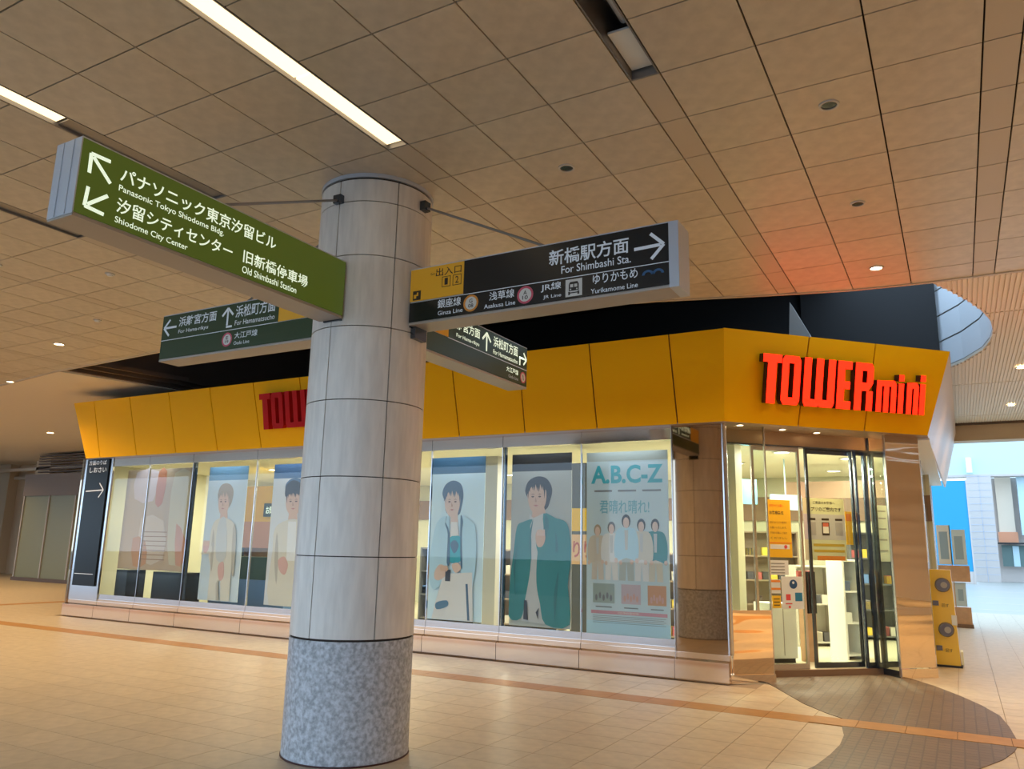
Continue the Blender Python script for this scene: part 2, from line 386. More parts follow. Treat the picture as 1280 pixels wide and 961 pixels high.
# ribbed ceiling right of and behind the well
ARC = [(-0.07, 9.69), (0.118, 10.11), (0.333, 10.69), (0.497, 11.25), (0.60, 11.75), (0.645, 12.3), (0.625, 12.9), (0.542, 13.45), (0.303, 14.14), (0.0, 14.7), (-0.5, 15.2)]
def arc_x(y):
    for (a, b), (c, d) in zip(ARC, ARC[1:]):
        if b <= y <= d: return a+(c-a)*(y-b)/(d-b)
    return None
YEND = 21.0
rb = MB(); x = -0.40
while x < 12.5:
    ys = [ARC[i][1] for i in range(len(ARC))]
    lo = 9.75; hi = None
    if x < 0.645:
        cr_ = [y for y in [9.69+0.02*i for i in range(276)] if arc_x(y) is not None and arc_x(y) > x]
        if cr_:
            lo2, hi2 = min(cr_), max(cr_)
            segs = [(9.75, lo2), (hi2, YEND)] if lo2 > 9.8 else [(hi2, YEND)]
        else: segs = [(9.75, YEND)]
    else: segs = [(9.75, YEND)]
    for (a, b) in segs:
        for (c, d) in ((9.7, 11.29), (11.33, 16.06), (16.10, 19.83), (19.87, YEND)):
            p, q = max(a, c), min(b, d)
            if q-p > 0.03: rb.box(x, x+0.034, p, q, H-0.006, H+0.01)
    x += 0.052
tag(rb.build('ceiling_ribs', M['rib'], ceil), kind='stuff')
rp = MB()
for (a, b), (c, d) in zip(ARC, ARC[1:]): rp.prism([(a, b), (12.8, b), (12.8, d), (c, d)], H+0.01, H+0.05)
rp.box(-14.2, 12.8, 15.2, YEND, H+0.01, H+0.05)
rp.build('ribbed_ceiling_sheet', M['rib'], ceil)
lf = MB(); lf.prism([(-45, 9.6), (-17.2, 8.66), (-14.62, 8.32), (-14.1, 10.4), (-14.1, 15.2), (-14.1, YEND), (-45, YEND)], H+0.005, H+0.05)
lf.build('plain_ceiling_sheet', M['rib'], ceil)
# ---- well above the opening
well = struct('wall_well')
sb_ = MB()
for (a, b), (c, d) in zip(ARC[1:], ARC[2:]): sb_.quad((a+0.03, b, H), (c+0.03, d, H), (c+0.03, d, 6.5), (a+0.03, b, 6.5))
sb_.build('panel_backing', M['grey'], well)
for i in range(4):
    z0 = H+0.05+0.45*i; ww = MB()
    for (a, b), (c, d) in zip(ARC[1:], ARC[2:]):
        ww.quad((a, b, z0+0.012), (c, d, z0+0.012), (c, d, z0+0.438), (a, b, z0+0.438))
    ww.build('curved_panel', M['well_panel'], well)
MB().box(-14.1, 0.0, 14.75, 14.9, H, 6.5).box(-2.2, -0.02, 14.62, 14.75, H, 6.5).build('dark_cladding', M['well_black'], well)
MB().prism([(-14.70, 8.30), (-14.55, 8.30), (-14.05, 10.4), (-14.05, 14.9), (-14.2, 14.9), (-14.2, 10.4)], H+0.05, 6.5).build('dark_cladding', M['louver'], well)
fb = MB()
for a, b in zip(xs[3:-1], xs[4:-1]):
    fb.prism([(a, edge_y(a)-0.10), (b, edge_y(b)-0.10), (b, edge_y(b)-0.02), (a, edge_y(a)-0.02)], H+0.12, 6.5)
fb.build('dark_cladding', M['well_black'], well)
MB().box(-14.8, -1.6, 8.0, 15, 6.5, 6.6).build('well_cap', M['well_black'], well)  # unseen lid, added to shut out the sky so the well stays dark
for i in range(3):
    o_ = 0.22*i
    MB().prism([(-14.50+o_, 8.30), (-14.42+o_, 8.30), (-13.98+o_, 10.4), (-13.98+o_, 14.6), (-14.06+o_, 14.6), (-14.06+o_, 10.4)], H+0.02+0.05*i, H+0.10+0.05*i).build('inner_beam', M['louver'], well)

# ---- floor
floor = struct('floor')
MB().box(-45, 13, -4.0, 27, -0.30, -0.012).build('subfloor', M['grout'], floor)
FT = 0.418
tiles = []
xk = [-3.08+FT*i for i in range(-90, 38)]
for x0 in xk:
    for j in range(29):
        y1 = 8.40-FT*j; tiles.append((x0, y1-FT, y1))
    for j in range(44):
        y0 = 8.75+FT*j
        if -16.3 < x0+FT/2 < -0.9 and y0 > 10.0+max(0, x0+2.6): continue
        tiles.append((x0, y0, y0+FT))
ranked = []
for t in tiles:
    d = visible(t[0]+FT/2, (t[1]+t[2])/2, 0)
    ranked.append((d if d else 999, t))
ranked.sort(key=lambda c: c[0])
g = 0.0022
fm = MB().box(-FT/2+g, FT/2-g, -FT/2+g, FT/2-g, -0.012, 0); pr = fm.build('floor_tile', M['floor_tile'], floor); fmesh = pr.data; bpy.data.objects.remove(pr)
rest = MB()
for i, (d, t) in enumerate(ranked):
    if i < 270 and d < 900: piece('floor_tile', fmesh, floor, (t[0]+FT/2, (t[1]+t[2])/2, 0.0006*random.random()))
    else:
        n = len(rest.v)
        for (x, y) in ((t[0]+g, t[1]+g), (t[0]+FT-g, t[1]+g), (t[0]+FT-g, t[2]-g), (t[0]+g, t[2]-g)): rest.v.append(Vector((x, y, 0)))
        rest.f.append([n, n+1, n+2, n+3])
tag(rest.build('far_floor_tiles', M['floor_tile'], floor), kind='stuff')
band = struct('trim_1')
bm_ = MB()
for x0 in xk:
    if -22 < x0 < 6: MB().box(x0+g, x0+FT-g, 8.402, 8.748, -0.012, 0.0012 if not (-1.6 < x0 < 0.4) else 0.009).build('band_tile', M['band_tile'], band)
    else: bm_.box(x0+g, x0+FT-g, 8.402, 8.748, -0.012, 0.0012)
for j in range(20): bm_.box(-19.9, -19.55, 8.75+FT*j+g, 8.75+FT*(j+1)-g, -0.01, 0.002)
tag(bm_.build('far_band_tiles', M['band_tile'], band), kind='stuff')
# brown sett patch in front of the entrance
patch = struct('trim_2')
up_ = smooth_poly([(-2.22, 10.52), (-1.88, 9.88), (-1.6, 9.355), (-1.33, 8.98), (-1.12, 8.75)], 1)
right_top = [(0.306, 8.75), (0.275, 9.35), (0.221, 9.9), (0.07, 10.45), (-0.137, 10.99), (-0.42, 11.6), (-0.79, 12.2)]
inner = [(-0.79, 12.2), (-1.3, 12.2), (-1.6, 12.0), (-2.22, 11.1)]
MB().prism(up_+right_top+inner[1:], 0.001, 0.006).build('sett_field', M['pavers'], patch)
MB().prism([(-1.105, 8.40), (-1.04, 8.0), (-1.025, 7.6), (-1.05, 7.2), (-1.10, 6.77), (-1.22, 6.3), (-0.95, 6.25), (-0.62, 6.5), (-0.30, 6.9), (0.0, 7.42), (0.17, 7.85), (0.26, 8.2), (0.29, 8.40)], 0.001, 0.006).build('sett_field', M['pavers'], patch)

# ---- hall shell, out of the frame to the right and behind the camera on the right
wr = struct('wall_right'); MB().box(12.8, 13.0, -4.0, 27, 0, H).build('wall_face', M['beige_wall'], wr)
wb = struct('wall_back'); MB().box(2.0, 12.8, -4.2, -4.0, 0, H).build('wall_face', M['beige_wall'], wb)
for i, x in enumerate((-10.5, -20.5, -30.5)):
    MB().box(x-0.35, x+0.35, -4.3, -3.9, 0, H).build('pier', M['beige_wall'], wb)
MB().box(-45, 13, -4.3, -3.9, 4.5, 4.98).build('lintel', M['beige_wall'], wb)
go = struct('floor_forecourt'); MB().box(-90, 60, -70, -4.0, -0.2, -0.02).build('paving_sheet', mat('forecourt_paving', (0.07, 0.07, 0.075), 0.7), go)  # unseen ground added outside, kept dark so less light reaches the ceiling

# ---- dropped beam where the hall ends on the right
bt = struct('trim_3')
MB().box(-0.3, 12.8, 21.0, 21.5, 4.24, 4.60).build('beam_face', M['beige_wall'], bt)
MB().box(-0.3, 12.8, 20.9, 21.0, 4.60, 4.70).build('beam_cap', M['louver'], bt)

# =================================================================== COLUMN
CX, CY, CR = -4.324, 5.105, 0.49
col = thing('round_column', (CX, CY, 0), 'round pale stone column with speckled granite base in the foreground', 'column')
MB().cyl(CX, CY, CR-0.012, 0, H+0.03, 64).build('core', M['ceil_back'], col, True)
MB().sector(CX, CY, CR-0.02, CR, 0, 2*math.pi, 0.012, 0.872, 72).build('granite_base', M['granite'], col, True)
MB().sector(CX, CY, CR-0.02, CR+0.006, 0, 2*math.pi, 0.0, 0.012, 72).build('base_ring', M['letter_side'], col, True)
zs = [0.885, 1.495, 2.105, 2.715, 3.32, 3.925, 4.40, 4.60]
for zi, (a, b) in enumerate(zip(zs, zs[1:])):
    for q in range(6):
        a0 = math.radians(-90+60*q+0.5); a1 = math.radians(-30+60*q-0.5)
        MB().sector(CX, CY, CR-0.02, CR+0.0015*random.random(), a0, a1, a+0.004, b-0.004, 14).build('stone_panel', M['stone'], col, True)
MB().sector(CX, CY, CR-0.02, CR+0.006, 0, 2*math.pi, 4.615, 4.65, 72).build('top_ring', M['sign_alu'], col, True)

# =================================================================== SIGNS
def sign_box(name, label, u0, u1, axis, c0, c1, facemat):
    """sign body along axis 'x' or 'y'; face on c1 side toward the camera"""
    if axis == 'y':
        t = thing(name, ((c0+c1)/2, (u0+u1)/2, 3.385), label, 'sign')
        mk = lambda a, b, e, f, z0, z1: MB().box(e, f, a, b, z0, z1)
        fr = Frame((c1, 0, 0), (0, 1, 0), (0, 0, 1))
    else:
        t = thing(name, ((u0+u1)/2, (c0+c1)/2, 3.385), label, 'sign')
        mk = lambda a, b, e, f, z0, z1: MB().box(a, b, e, f, z0, z1)
        fr = Frame((0, c0, 0), (1, 0, 0), (0, 0, 1))
    i0, i1 = c0+0.006, c1-0.006
    mk(u0+0.004, u1-0.004, i0, i1, 3.395, 3.850).build('housing', M['sign_alu'], t)
    mk(u0, u1, c0, c1, 3.372, 3.392).build('bottom_rail', M['sign_under'], t)
    mk(u0, u1, c0, c1, 3.850, 3.858).build('top_rail', M['sign_alu'], t)
    return t, fr, mk
# sign 1, green
t, fr, mk = sign_box('direction_sign', 'long backlit green direction sign at upper left with two white arrows at its left end', 2.35, 4.60, 'y', -4.44, -4.2, None)
MB(fr).box(2.352, 4.60, 3.395, 3.848, -0.002, 0.002).build('face_panel', M['sg_green'], t)
MB(fr).box(2.345, 2.352, 3.385, 3.852, -0.24, 0.004).build('end_cap', M['sign_alu'], t)
for yy in (-0.17, -0.07): MB(fr).box(2.340, 2.346, 3.39, 3.85, yy-0.006, yy+0.006).build('cap_ridge', M['sign_alu'], t)
w = 0.0032; L = M['txt_lit']
arrow(fr, (2.545, 3.645), (2.41, 3.775), 0.022, 0.085, L, t, w); arrow(fr, (2.54, 3.565), (2.41, 3.452), 0.022, 0.085, L, t, w)
text('パナソニック東京汐留ビル', fr, (2.60, 3.845, 3.685, 3.785), L, t, w, 0.012)
text('Panasonic Tokyo Shiodome Bldg.', fr, (2.60, 3.38, 3.615, 3.665), L, t, w, 0.006)
text('汐留シティセンター', fr, (2.60, 3.465, 3.49, 3.585), L, t, w, 0.012)
text('Shiodome City Center', fr, (2.60, 3.11, 3.415, 3.465), L, t, w, 0.006)
text('旧新橋停車場', fr, (3.56, 4.19, 3.50, 3.595), L, t, w, 0.012)
text('Old Shimbashi Station', fr, (3.56, 4.08, 3.425, 3.475), L, t, w, 0.006)
MB().tube((-4.32, 3.32, 3.85), (-4.32, 4.62, 4.43), 0.011).build('stay_rod', M['trough'], t)
MB().box(-4.36, -4.28, 3.27, 3.37, 3.85, 3.87).build('rod_bracket', M['darkframe'], t); MB().box(-4.36, -4.28, 4.57, 4.625, 4.39, 4.46).build('rod_bracket', M['darkframe'], t)
MB().box(-4.40, -4.22, 4.60, 4.66, 3.36, 3.86).build('wall_bracket', M['darkframe'], t)
# sign 2, black
t, fr, mk = sign_box('direction_sign', 'black direction sign right of the column with yellow exit block and right arrow', -3.83, -1.60, 'x', 5.0, 5.24, None)
MB(fr).box(-3.30, -1.602, 3.565, 3.848, -0.002, 0.002).box(-3.83, -1.602, 3.395, 3.559, -0.002, 0.002).build('face_panel', M['sg_black'], t)
MB(fr).box(-3.83, -3.302, 3.572, 3.848, -0.002, 0.002).build('yellow_panel', M['sg_yellow'], t)
MB(fr).box(-3.30, -1.602, 3.559, 3.5645, -0.002, 0.0025).build('divider_line', M['txt_dim'], t)
MB().box(-1.60, -1.53, 4.996, 5.244, 3.372, 3.856).build('end_cap', M['sign_alu'], t)
w = 0.0032; D = M['txt_dim']
arrow(fr, (-1.855, 3.692), (-1.635, 3.697), 0.024, 0.095, D, t, w)
text('新橋駅方面', fr, (-2.535, -1.895, 3.675, 3.80), D, t, w, 0.014)
text('For Shimbashi Sta.', fr, (-2.43, -1.88, 3.600, 3.660), D, t, w, 0.006)
text('銀座線', fr, (-3.545, -3.32, 3.478, 3.552), D, t, w, 0.008); text('Ginza Line', fr, (-3.54, -3.30, 3.42, 3.455), D, t, w, 0.004)
text('浅草線', fr, (-3.055, -2.83, 3.476, 3.546), D, t, w, 0.008); text('Asakusa Line', fr, (-3.10, -2.82, 3.416, 3.451), D, t, w, 0.004)
text('JR線', fr, (-2.60, -2.43, 3.478, 3.545), D, t, w, 0.008); text('JR Line', fr, (-2.58, -2.43, 3.418, 3.451), D, t, w, 0.004)
text('ゆりかもめ', fr, (-2.175, -1.83, 3.478, 3.552), D, t, w, 0.008); text('Yurikamome Line', fr, (-2.19, -1.83, 3.408, 3.445), D, t, w, 0.004)
def line_mark(fr, u, v, r, ringm, a, b, t, w):
    MB(fr).cyl(u, v, r, 0, w-0.001, 28).build('line_symbol', M['c_white'], t)
    MB(fr).ring(u, v, r*0.76, r, 0, w, 28).build('symbol_ring', ringm, t)
    text(a, fr, (u-r*0.22, u+r*0.22, v+r*0.02, v+r*0.5), M['txt_dark'], t, w+0.0004, 0.01)
    text(b, fr, (u-r*0.34, u+r*0.34, v-r*0.52, v-r*0.08), M['txt_dark'], t, w+0.0004, 0.01)
line_mark(fr, -3.225, 3.482, 0.070, M['c_orange'], 'G', '08', t, w)
line_mark(fr, -2.735, 3.480, 0.070, M['c_red'], 'A', '10', t, w)
MB(fr).box(-2.395, -2.26, 3.412, 3.545, 0, w-0.001).build('train_tile', M['c_white'], t)
tb = MB(fr); tb.prism([(-2.368, 3.455), (-2.287, 3.455), (-2.287, 3.505), (-2.298, 3.525), (-2.357, 3.525), (-2.368, 3.505)], 0, w); tb.box(-2.372, -2.358, 3.425, 3.45, 0, w).box(-2.297, -2.283, 3.425, 3.45, 0, w).box(-2.36, -2.295, 3.436, 3.444, 0, w)
tb.build('train_symbol', M['txt_dark'], t)
MB(fr).box(-2.356, -2.332, 3.482, 3.506, 0, w+0.0006).box(-2.323, -2.299, 3.482, 3.506, 0, w+0.0006).cyl(-2.353, 3.467, 0.006, 0, w+0.0006, 10).cyl(-2.302, 3.467, 0.006, 0, w+0.0006, 10).build('train_window', M['c_white'], t)
wv = MB(fr)
for q in range(2):
    for i in range(10):
        a0 = math.pi*i/10; a1 = math.pi*(i+1)/10; c0 = -1.755+0.075*q; r0, r1 = 0.020, 0.036
        wv.prism([(c0+r0*math.cos(a0)*1.2, 3.487+r0*math.sin(a0)), (c0+r1*math.cos(a0)*1.2, 3.487+r1*math.sin(a0)), (c0+r1*math.cos(a1)*1.2, 3.487+r1*math.sin(a1)), (c0+r0*math.cos(a1)*1.2, 3.487+r0*math.sin(a1))], 0, w)
wv.build('wave_emblem', M['txt_bluewave'], t)
text('出入口', fr, (-3.575, -3.325, 3.755, 3.825), M['txt_dark'], t, w, 0.008); text('Exit', fr, (-3.625, -3.585, 3.775, 3.795), M['txt_dark'], t, w)
for k, ch in enumerate('12'):
    c0 = -3.47+0.105*k
    MB(fr).box(c0-0.042, c0+0.042, 3.655, 3.66, 0, w).box(c0-0.042, c0+0.042, 3.74, 3.745, 0, w).box(c0-0.042, c0-0.037, 3.655, 3.745, 0, w).box(c0+0.037, c0+0.042, 3.655, 3.745, 0, w).build('number_frame', M['txt_dark'], t)
    text(ch, fr, (c0-0.016, c0+0.016, 3.672, 3.73), M['txt_dark'], t, w, 0.01)
MB(fr).box(-3.80, -3.72, 3.58, 3.66, 0, w).build('stairs_tile', M['txt_dark'], t)
MB(fr).prism([(-3.79, 3.595), (-3.765, 3.595), (-3.765, 3.615), (-3.745, 3.615), (-3.745, 3.645), (-3.76, 3.645), (-3.76, 3.628), (-3.79, 3.628)], 0, w+0.0006).build('stairs_symbol', M['sg_yellow'], t)
bfr = Frame((0, 5.24, 0), (-1, 0, 0), (0, 0, 1))
MB(bfr).box(1.61, 3.25, 3.395, 3.848, -0.002, 0.002).build('face_panel', M['sg_black'], t); MB(bfr).box(3.25, 3.81, 3.395, 3.848, -0.002, 0.002).build('yellow_panel', M['sg_yellow'], t)
MB().tube((-3.82, 5.12, 4.47), (-2.55, 5.12, 3.86), 0.011).build('stay_rod', M['trough'], t)
MB().box(-3.84, -3.78, 5.08, 5.16, 4.43, 4.51).build('rod_bracket', M['darkframe'], t); MB().box(-2.60, -2.50, 5.08, 5.16, 3.85, 3.87).build('rod_bracket', M['darkframe'], t)
MB().box(-3.88, -3.83, 5.02, 5.22, 3.36, 3.86).box(-3.86, -3.79, 5.04, 5.20, 3.27, 3.37).build('wall_bracket', M['darkframe'], t)
# sign 3, dark green, behind the big one on the left
t, fr, mk = sign_box('direction_sign', 'dark green direction sign left of the column, lower and farther than the long green one', -7.0, -4.80, 'x', 5.0, 5.24, None)
MB(fr).box(-6.998, -5.345, 3.592, 3.848, -0.002, 0.002).box(-6.998, -4.802, 3.395, 3.586, -0.002, 0.002).build('face_panel', M['sg_dkgreen'], t)
MB(fr).box(-5.342, -4.802, 3.592, 3.848, -0.002, 0.002).build('yellow_panel', M['sg_yellow'], t)
MB(fr).box(-6.998, -5.345, 3.586, 3.592, -0.002, 0.0025).build('divider_line', M['txt_dim'], t)
w = 0.0035; D = M['txt_dim']
arrow(fr, (-6.78, 3.72), (-6.97, 3.72), 0.022, 0.085, D, t, w); arrow(fr, (-6.03, 3.64), (-6.03, 3.815), 0.022, 0.075, D, t, w)
MB(fr).box(-6.04, -5.96, 3.615, 3.635, 0, w).build('arrow', D, t)
text('浜離宮方面', fr, (-6.745, -6.19, 3.71, 3.815), D, t, w, 0.012); text('For Hama-rikyu', fr, (-6.74, -6.30, 3.63, 3.68), D, t, w, 0.005)
text('浜松町方面', fr, (-5.92, -5.39, 3.70, 3.825), D, t, w, 0.012); text('For Hamamatsucho', fr, (-5.92, -5.39, 3.625, 3.675), D, t, w, 0.005)
text('大江戸線', fr, (-5.91, -5.60, 3.49, 3.555), D, t, w, 0.008); text('Oedo Line', fr, (-5.91, -5.70, 3.43, 3.465), D, t, w, 0.004)
line_mark(fr, -6.01, 3.495, 0.070, M['c_red'], 'E', '19', t, w)
text('出口', fr, (-5.24, -5.08, 3.75, 3.80), M['c_orange'], t, w)
bfr = Frame((0, 5.24, 0), (-1, 0, 0), (0, 0, 1))
MB(bfr).box(4.82, 6.99, 3.395, 3.848, -0.002, 0.002).build('face_panel', M['sg_black'], t)
arrow(bfr, (5.0, 3.70), (4.86, 3.70), 0.022, 0.07, D, t, w)
MB().tube((-6.0, 5.12, 3.86), (-4.81, 5.12, 4.43), 0.011).build('stay_rod', M['trough'], t)
MB().box(-4.84, -4.80, 5.02, 5.22, 3.36, 3.86).build('wall_bracket', M['darkframe'], t)
# sign 4, behind on the right
t, fr, mk = sign_box('direction_sign', 'green backlit sign behind the column, seen at a slant below the black one', 5.60, 7.745, 'y', -4.44, -4.2, None)
MB(fr).box(6.125, 7.743, 3.592, 3.848, -0.002, 0.002).box(5.60, 7.743, 3.395, 3.586, -0.002, 0.002).build('face_panel', M['sg_dkgreen'], t)
MB(fr).box(5.60, 6.122, 3.592, 3.848, -0.002, 0.002).build('yellow_panel', M['sg_yellow'], t)
MB(fr).box(6.12, 7.743, 3.584, 3.592, -0.002, 0.0025).build('divider_line', M['txt_dim'], t)
w = 0.0035
text('浜離宮方面', fr, (6.15, 6.70, 3.71, 3.815), L, t, w, 0.014); text('For Hama-rikyu', fr, (6.26, 6.69, 3.62, 3.67), L, t, w, 0.006)
arrow(fr, (6.84, 3.615), (6.84, 3.815), 0.024, 0.085, L, t, w)
text('浜松町方面', fr, (6.98, 7.52, 3.70, 3.82), L, t, w, 0.014); text('For Hamamatsucho', fr, (6.98, 7.52, 3.62, 3.67), L, t, w, 0.006)
arrow(fr, (7.60, 3.71), (7.73, 3.71), 0.022, 0.07, L, t, w); MB(fr).box(7.56, 7.585, 3.62, 3.72, 0, w).box(7.56, 7.65, 3.70, 3.72, 0, w).build('arrow', L, t)
text('大江戸線', fr, (7.27, 7.54, 3.49, 3.55), L, t, w, 0.008); text('Oedo Line', fr, (7.32, 7.54, 3.43, 3.465), M['txt_dim'], t, w)
line_mark(fr, 7.655, 3.49, 0.065, M['c_red'], 'E', '19', t, w)
MB().box(-4.40, -4.22, 5.575, 5.60, 3.30, 3.86).build('wall_bracket', M['darkframe'], t)
MB().tube((-4.32, 5.60, 4.43), (-4.32, 6.8, 3.86), 0.011).build('stay_rod', M['trough'], t)

# =================================================================== SHOP
R2 = math.sqrt(0.5)
FL = Frame((-16.09, 10.03, 3.24), (1, 0, 0), (0, -0.22, 1.18))
Vt = Vector((0.156, -0.156, 1.18)).normalized()
FE = Frame((-2.52, 10.03, 3.24), (1, 1, 0), Vt)
fas = thing('shop_fascia', (-9, 9.9, 3.24), 'tilted bright yellow panelled fascia band running around the top of the shop', 'fascia')
sb = [-16.09, -15.60, -14.40, -13.20, -12.02, -10.87, -9.76, -8.69, -7.64, -6.60, -5.45, -4.30, -3.14, -2.52]
stp = [-16.42, -15.72, -14.53, -13.33, -12.15, -10.99, -9.85, -8.76, -7.70, -6.66, -5.47, -4.33, -3.17, -2.428]
g = 0.010
for i in range(len(sb)-1):
    e = 0 if i == len(sb)-2 else g
    MB(FL).prism([(sb[i]+16.09+(g if i else 0), 0), (sb[i+1]+16.09-e, 0), (stp[i+1]+16.09-e, 1.20), (stp[i]+16.09+(g if i else 0), 1.20)], -0.02, 0).build('fascia_panel', M['yellow'], fas)
MB(FL).prism([(0.02, 0.01), (13.55, 0.01), (13.62, 1.19), (-0.28, 1.19)], -0.05, -0.022).build('backing', M['seam'], fas)
se = [(0, -0.092), (1.10, 1.19), (2.14, 2.245), (3.19, 3.49)]
for i in range(3):
    a, b = se[i], se[i+1]; ga = g if i else 0; gb = g if i < 2 else 0
    MB(FE).prism([(a[0]+ga, 0), (b[0]-gb, 0), (b[1]-gb, 1.205), (a[1]+ga, 1.205)], -0.02, 0).build('fascia_panel', M['yellow'], fas)
MB(FE).prism([(0.0, 0.01), (3.17, 0.01), (3.46, 1.19), (-0.07, 1.19)], -0.05, -0.022).build('backing', M['seam'], fas)
pb0, pb1 = Vector((-0.264, 12.286, 3.24)), Vector((-0.18, 21.9, 3.24)); pt0, pt1 = FE.p(3.49, 1.205), Vector((0.14, 21.3, 4.42))
n_ = Vector((0.03, 0, 0)); r_ = MB()
r_.quad(pb0, pb1, pt1, pt0); r_.quad(pb0-n_, pt0-n_, pt1-n_, pb1-n_); r_.quad(pb0, pt0, pt0-n_, pb0-n_); r_.quad(pb1, pb1-n_, pt1-n_, pt1); r_.quad(pb0, pb0-n_, pb1-n_, pb1); r_.quad(pt0, pt1, pt1-n_, pt0-n_)
r_.build('return_panel', mat('return_panel_paint', (0.60, 0.45, 0.33), 0.35), fas)
r_ = MB(); a0, a1 = Vector((-16.09, 10.03, 3.24)), Vector((-16.42, 9.81, 4.42)); b0, b1 = Vector((-16.09, 16, 3.24)), Vector((-16.42, 16, 4.42)); n_ = Vector((0.03, 0, 0))
r_.quad(a0, a1, b1, b0); r_.quad(a0+n_, b0+n_, b1+n_, a1+n_); r_.quad(a1, a1+n_, b1+n_, b1); r_.quad(a0, b0, b0+n_, a0+n_)
r_.build('return_panel', M['yellow'], fas)
MB().prism([(-16.3, 9.95), (-2.55, 9.95), (-0.1, 12.4), (0.05, 21.5), (-16.3, 21.5)], 4.36, 4.40).build('roof_deck', M['black'], fas)
MB().prism([(-1.98, 4.40), (-1.66, 4.40), (-1.98, 5.36)], -12.35, -12.0)
wd = MB(Frame((0, 12.0, 0), (1, 0, 0), (0, 0, 1))); wd.prism([(-2.02, 4.40), (-1.64, 4.40), (-1.70, 4.80), (-1.96, 5.34)], -0.35, 0)
tag(wd.build('roof_fin', M['grey'], None, loc=(-1.83, 12, 4.4)), 'pale grey triangular fin standing on the shop roof behind the fascia', 'fin')

LET = {}
def B(*b): return [(b[0], b[2]), (b[1], b[2]), (b[1], b[3]), (b[0], b[3])]
LET['T'] = [B(.442, .713, .81, .915), B(.515, .640, .275, .81)]
LET['O'] = [B(.73, .825, .33, .86), B(.908, 1.003, .33, .86), [(.73, .86), (.765, .915), (.968, .915), (1.003, .86), (.908, .82), (.825, .82)], [(.73, .33), (.765, .275), (.968, .275), (1.003, .33), (.908, .37), (.825, .37)]]
LET['W'] = [B(1.062, 1.165, .33, .915), B(1.247, 1.350, .33, .915), B(1.432, 1.535, .33, .915), [(1.062, .33), (1.09, .275), (1.28, .275), (1.2985, .30), (1.317, .275), (1.507, .275), (1.535, .33), (1.44, .37), (1.08, .37)]]
LET['E'] = [B(1.58, 1.685, .275, .915), B(1.685, 1.795, .81, .915), B(1.685, 1.775, .545, .645), B(1.685, 1.795, .275, .38)]
LET['R'] = [B(1.856, 1.96, .275, .915), [(1.96, .81), (1.96, .915), (2.105, .915), (2.139, .86), (2.139, .65), (2.045, .65), (2.045, .81)], [(1.96, .54), (1.96, .65), (2.139, .65), (2.10, .59), (2.06, .54)], B(2.045, 2.139, .275, .54)]
LET['m'] = [B(2.207, 2.285, .275, .70), B(2.325, 2.40, .275, .63), B(2.442, 2.52, .275, .66), [(2.285, .63), (2.285, .70), (2.485, .71), (2.52, .66), (2.442, .63)]]
LET['i'] = [B(2.562, 2.64, .275, .68), B(2.562, 2.64, .715, .80)]
LET['n'] = [B(2.70, 2.775, .275, .70), B(2.812, 2.887, .275, .66), [(2.775, .63), (2.775, .71), (2.85, .71), (2.887, .66), (2.812, .63)]]
LET['j'] = [B(2.917, 2.995, .275, .70), B(2.917, 2.995, .735, .82)]
def shop_letters(fr, du, dv, face, label, lit):
    t = thing('letter_sign', fr.p(du+0.45, dv+0.275, 0.03), label, 'sign', 'red letters on the yellow fascia')
    for ch, polys in LET.items():
        mb = MB(fr); mf = MB(fr)
        for p in polys:
            q = [(u+du, v+dv) for u, v in p]; mb.prism(q, 0.02, 0.115); mf.prism(q, 0.115, 0.122)
        b = mb.build('letter', M['letter_side'] if lit else face, t); mf.build('letter_face', face, b)
shop_letters(FE, 0, 0, M['red_on'], 'glowing red shop name letters above the entrance', True)
shop_letters(FL, 4.92, 0.055, M['red_off'], 'unlit dull red shop name letters partly hidden by the round column', False)

# soffit under the fascia with its small lamps
sof = struct('trim_4')
MB().prism([(-16.09, 10.03), (-2.52, 10.03), (-0.264, 12.286), (-0.30, 13.1), (-2.87, 10.53), (-16.09, 10.53)], 3.235, 3.26).build('soffit_sheet', M['head_metal'], sof)
def down(x, y, z, r, lit, label, cat='ceiling light', group='round ceiling downlights', name='downlight'):
    t = thing(name, (x, y, z), label, cat, group)
    fr = Frame((x, y, z), (1, 0, 0), (0, -1, 0))
    MB(fr).ring(0, 0, r*0.78, r, -0.002, 0.010, 24).build('ring', M['ring'], t)
    MB(fr).cyl(0, 0, r*0.78, -0.001, 0.002, 24).build('lens', lit if lit else M['lens'], t)
    return t
down(-2.40, 10.36, 3.234, 0.055, M['lit_spot'], 'small lit downlight in the shop soffit nearest the corner of the fascia', group='soffit lamps')
down(-1.97, 10.95, 3.234, 0.055, M['lit_spot'], 'small lit downlight in the shop soffit below the letter W', group='soffit lamps')
down(-1.60, 11.42, 3.234, 0.055, M['lit_spot'], 'small lit downlight in the shop soffit below the letter E', group='soffit lamps')
for x, y in ((-1.9, 11.0), (-1.3, 11.6), (-0.75, 12.2)):
    l = bpy.data.lights.new('soffit_lamp', 'SPOT'); l.energy = 40; l.color = WARM; l.spot_size = 2.2; l.spot_blend = 0.8; l.shadow_soft_size = 0.05
    o = bpy.data.objects.new('soffit_lamp', l); COL.objects.link(o); o.location = (x, y, 3.20)

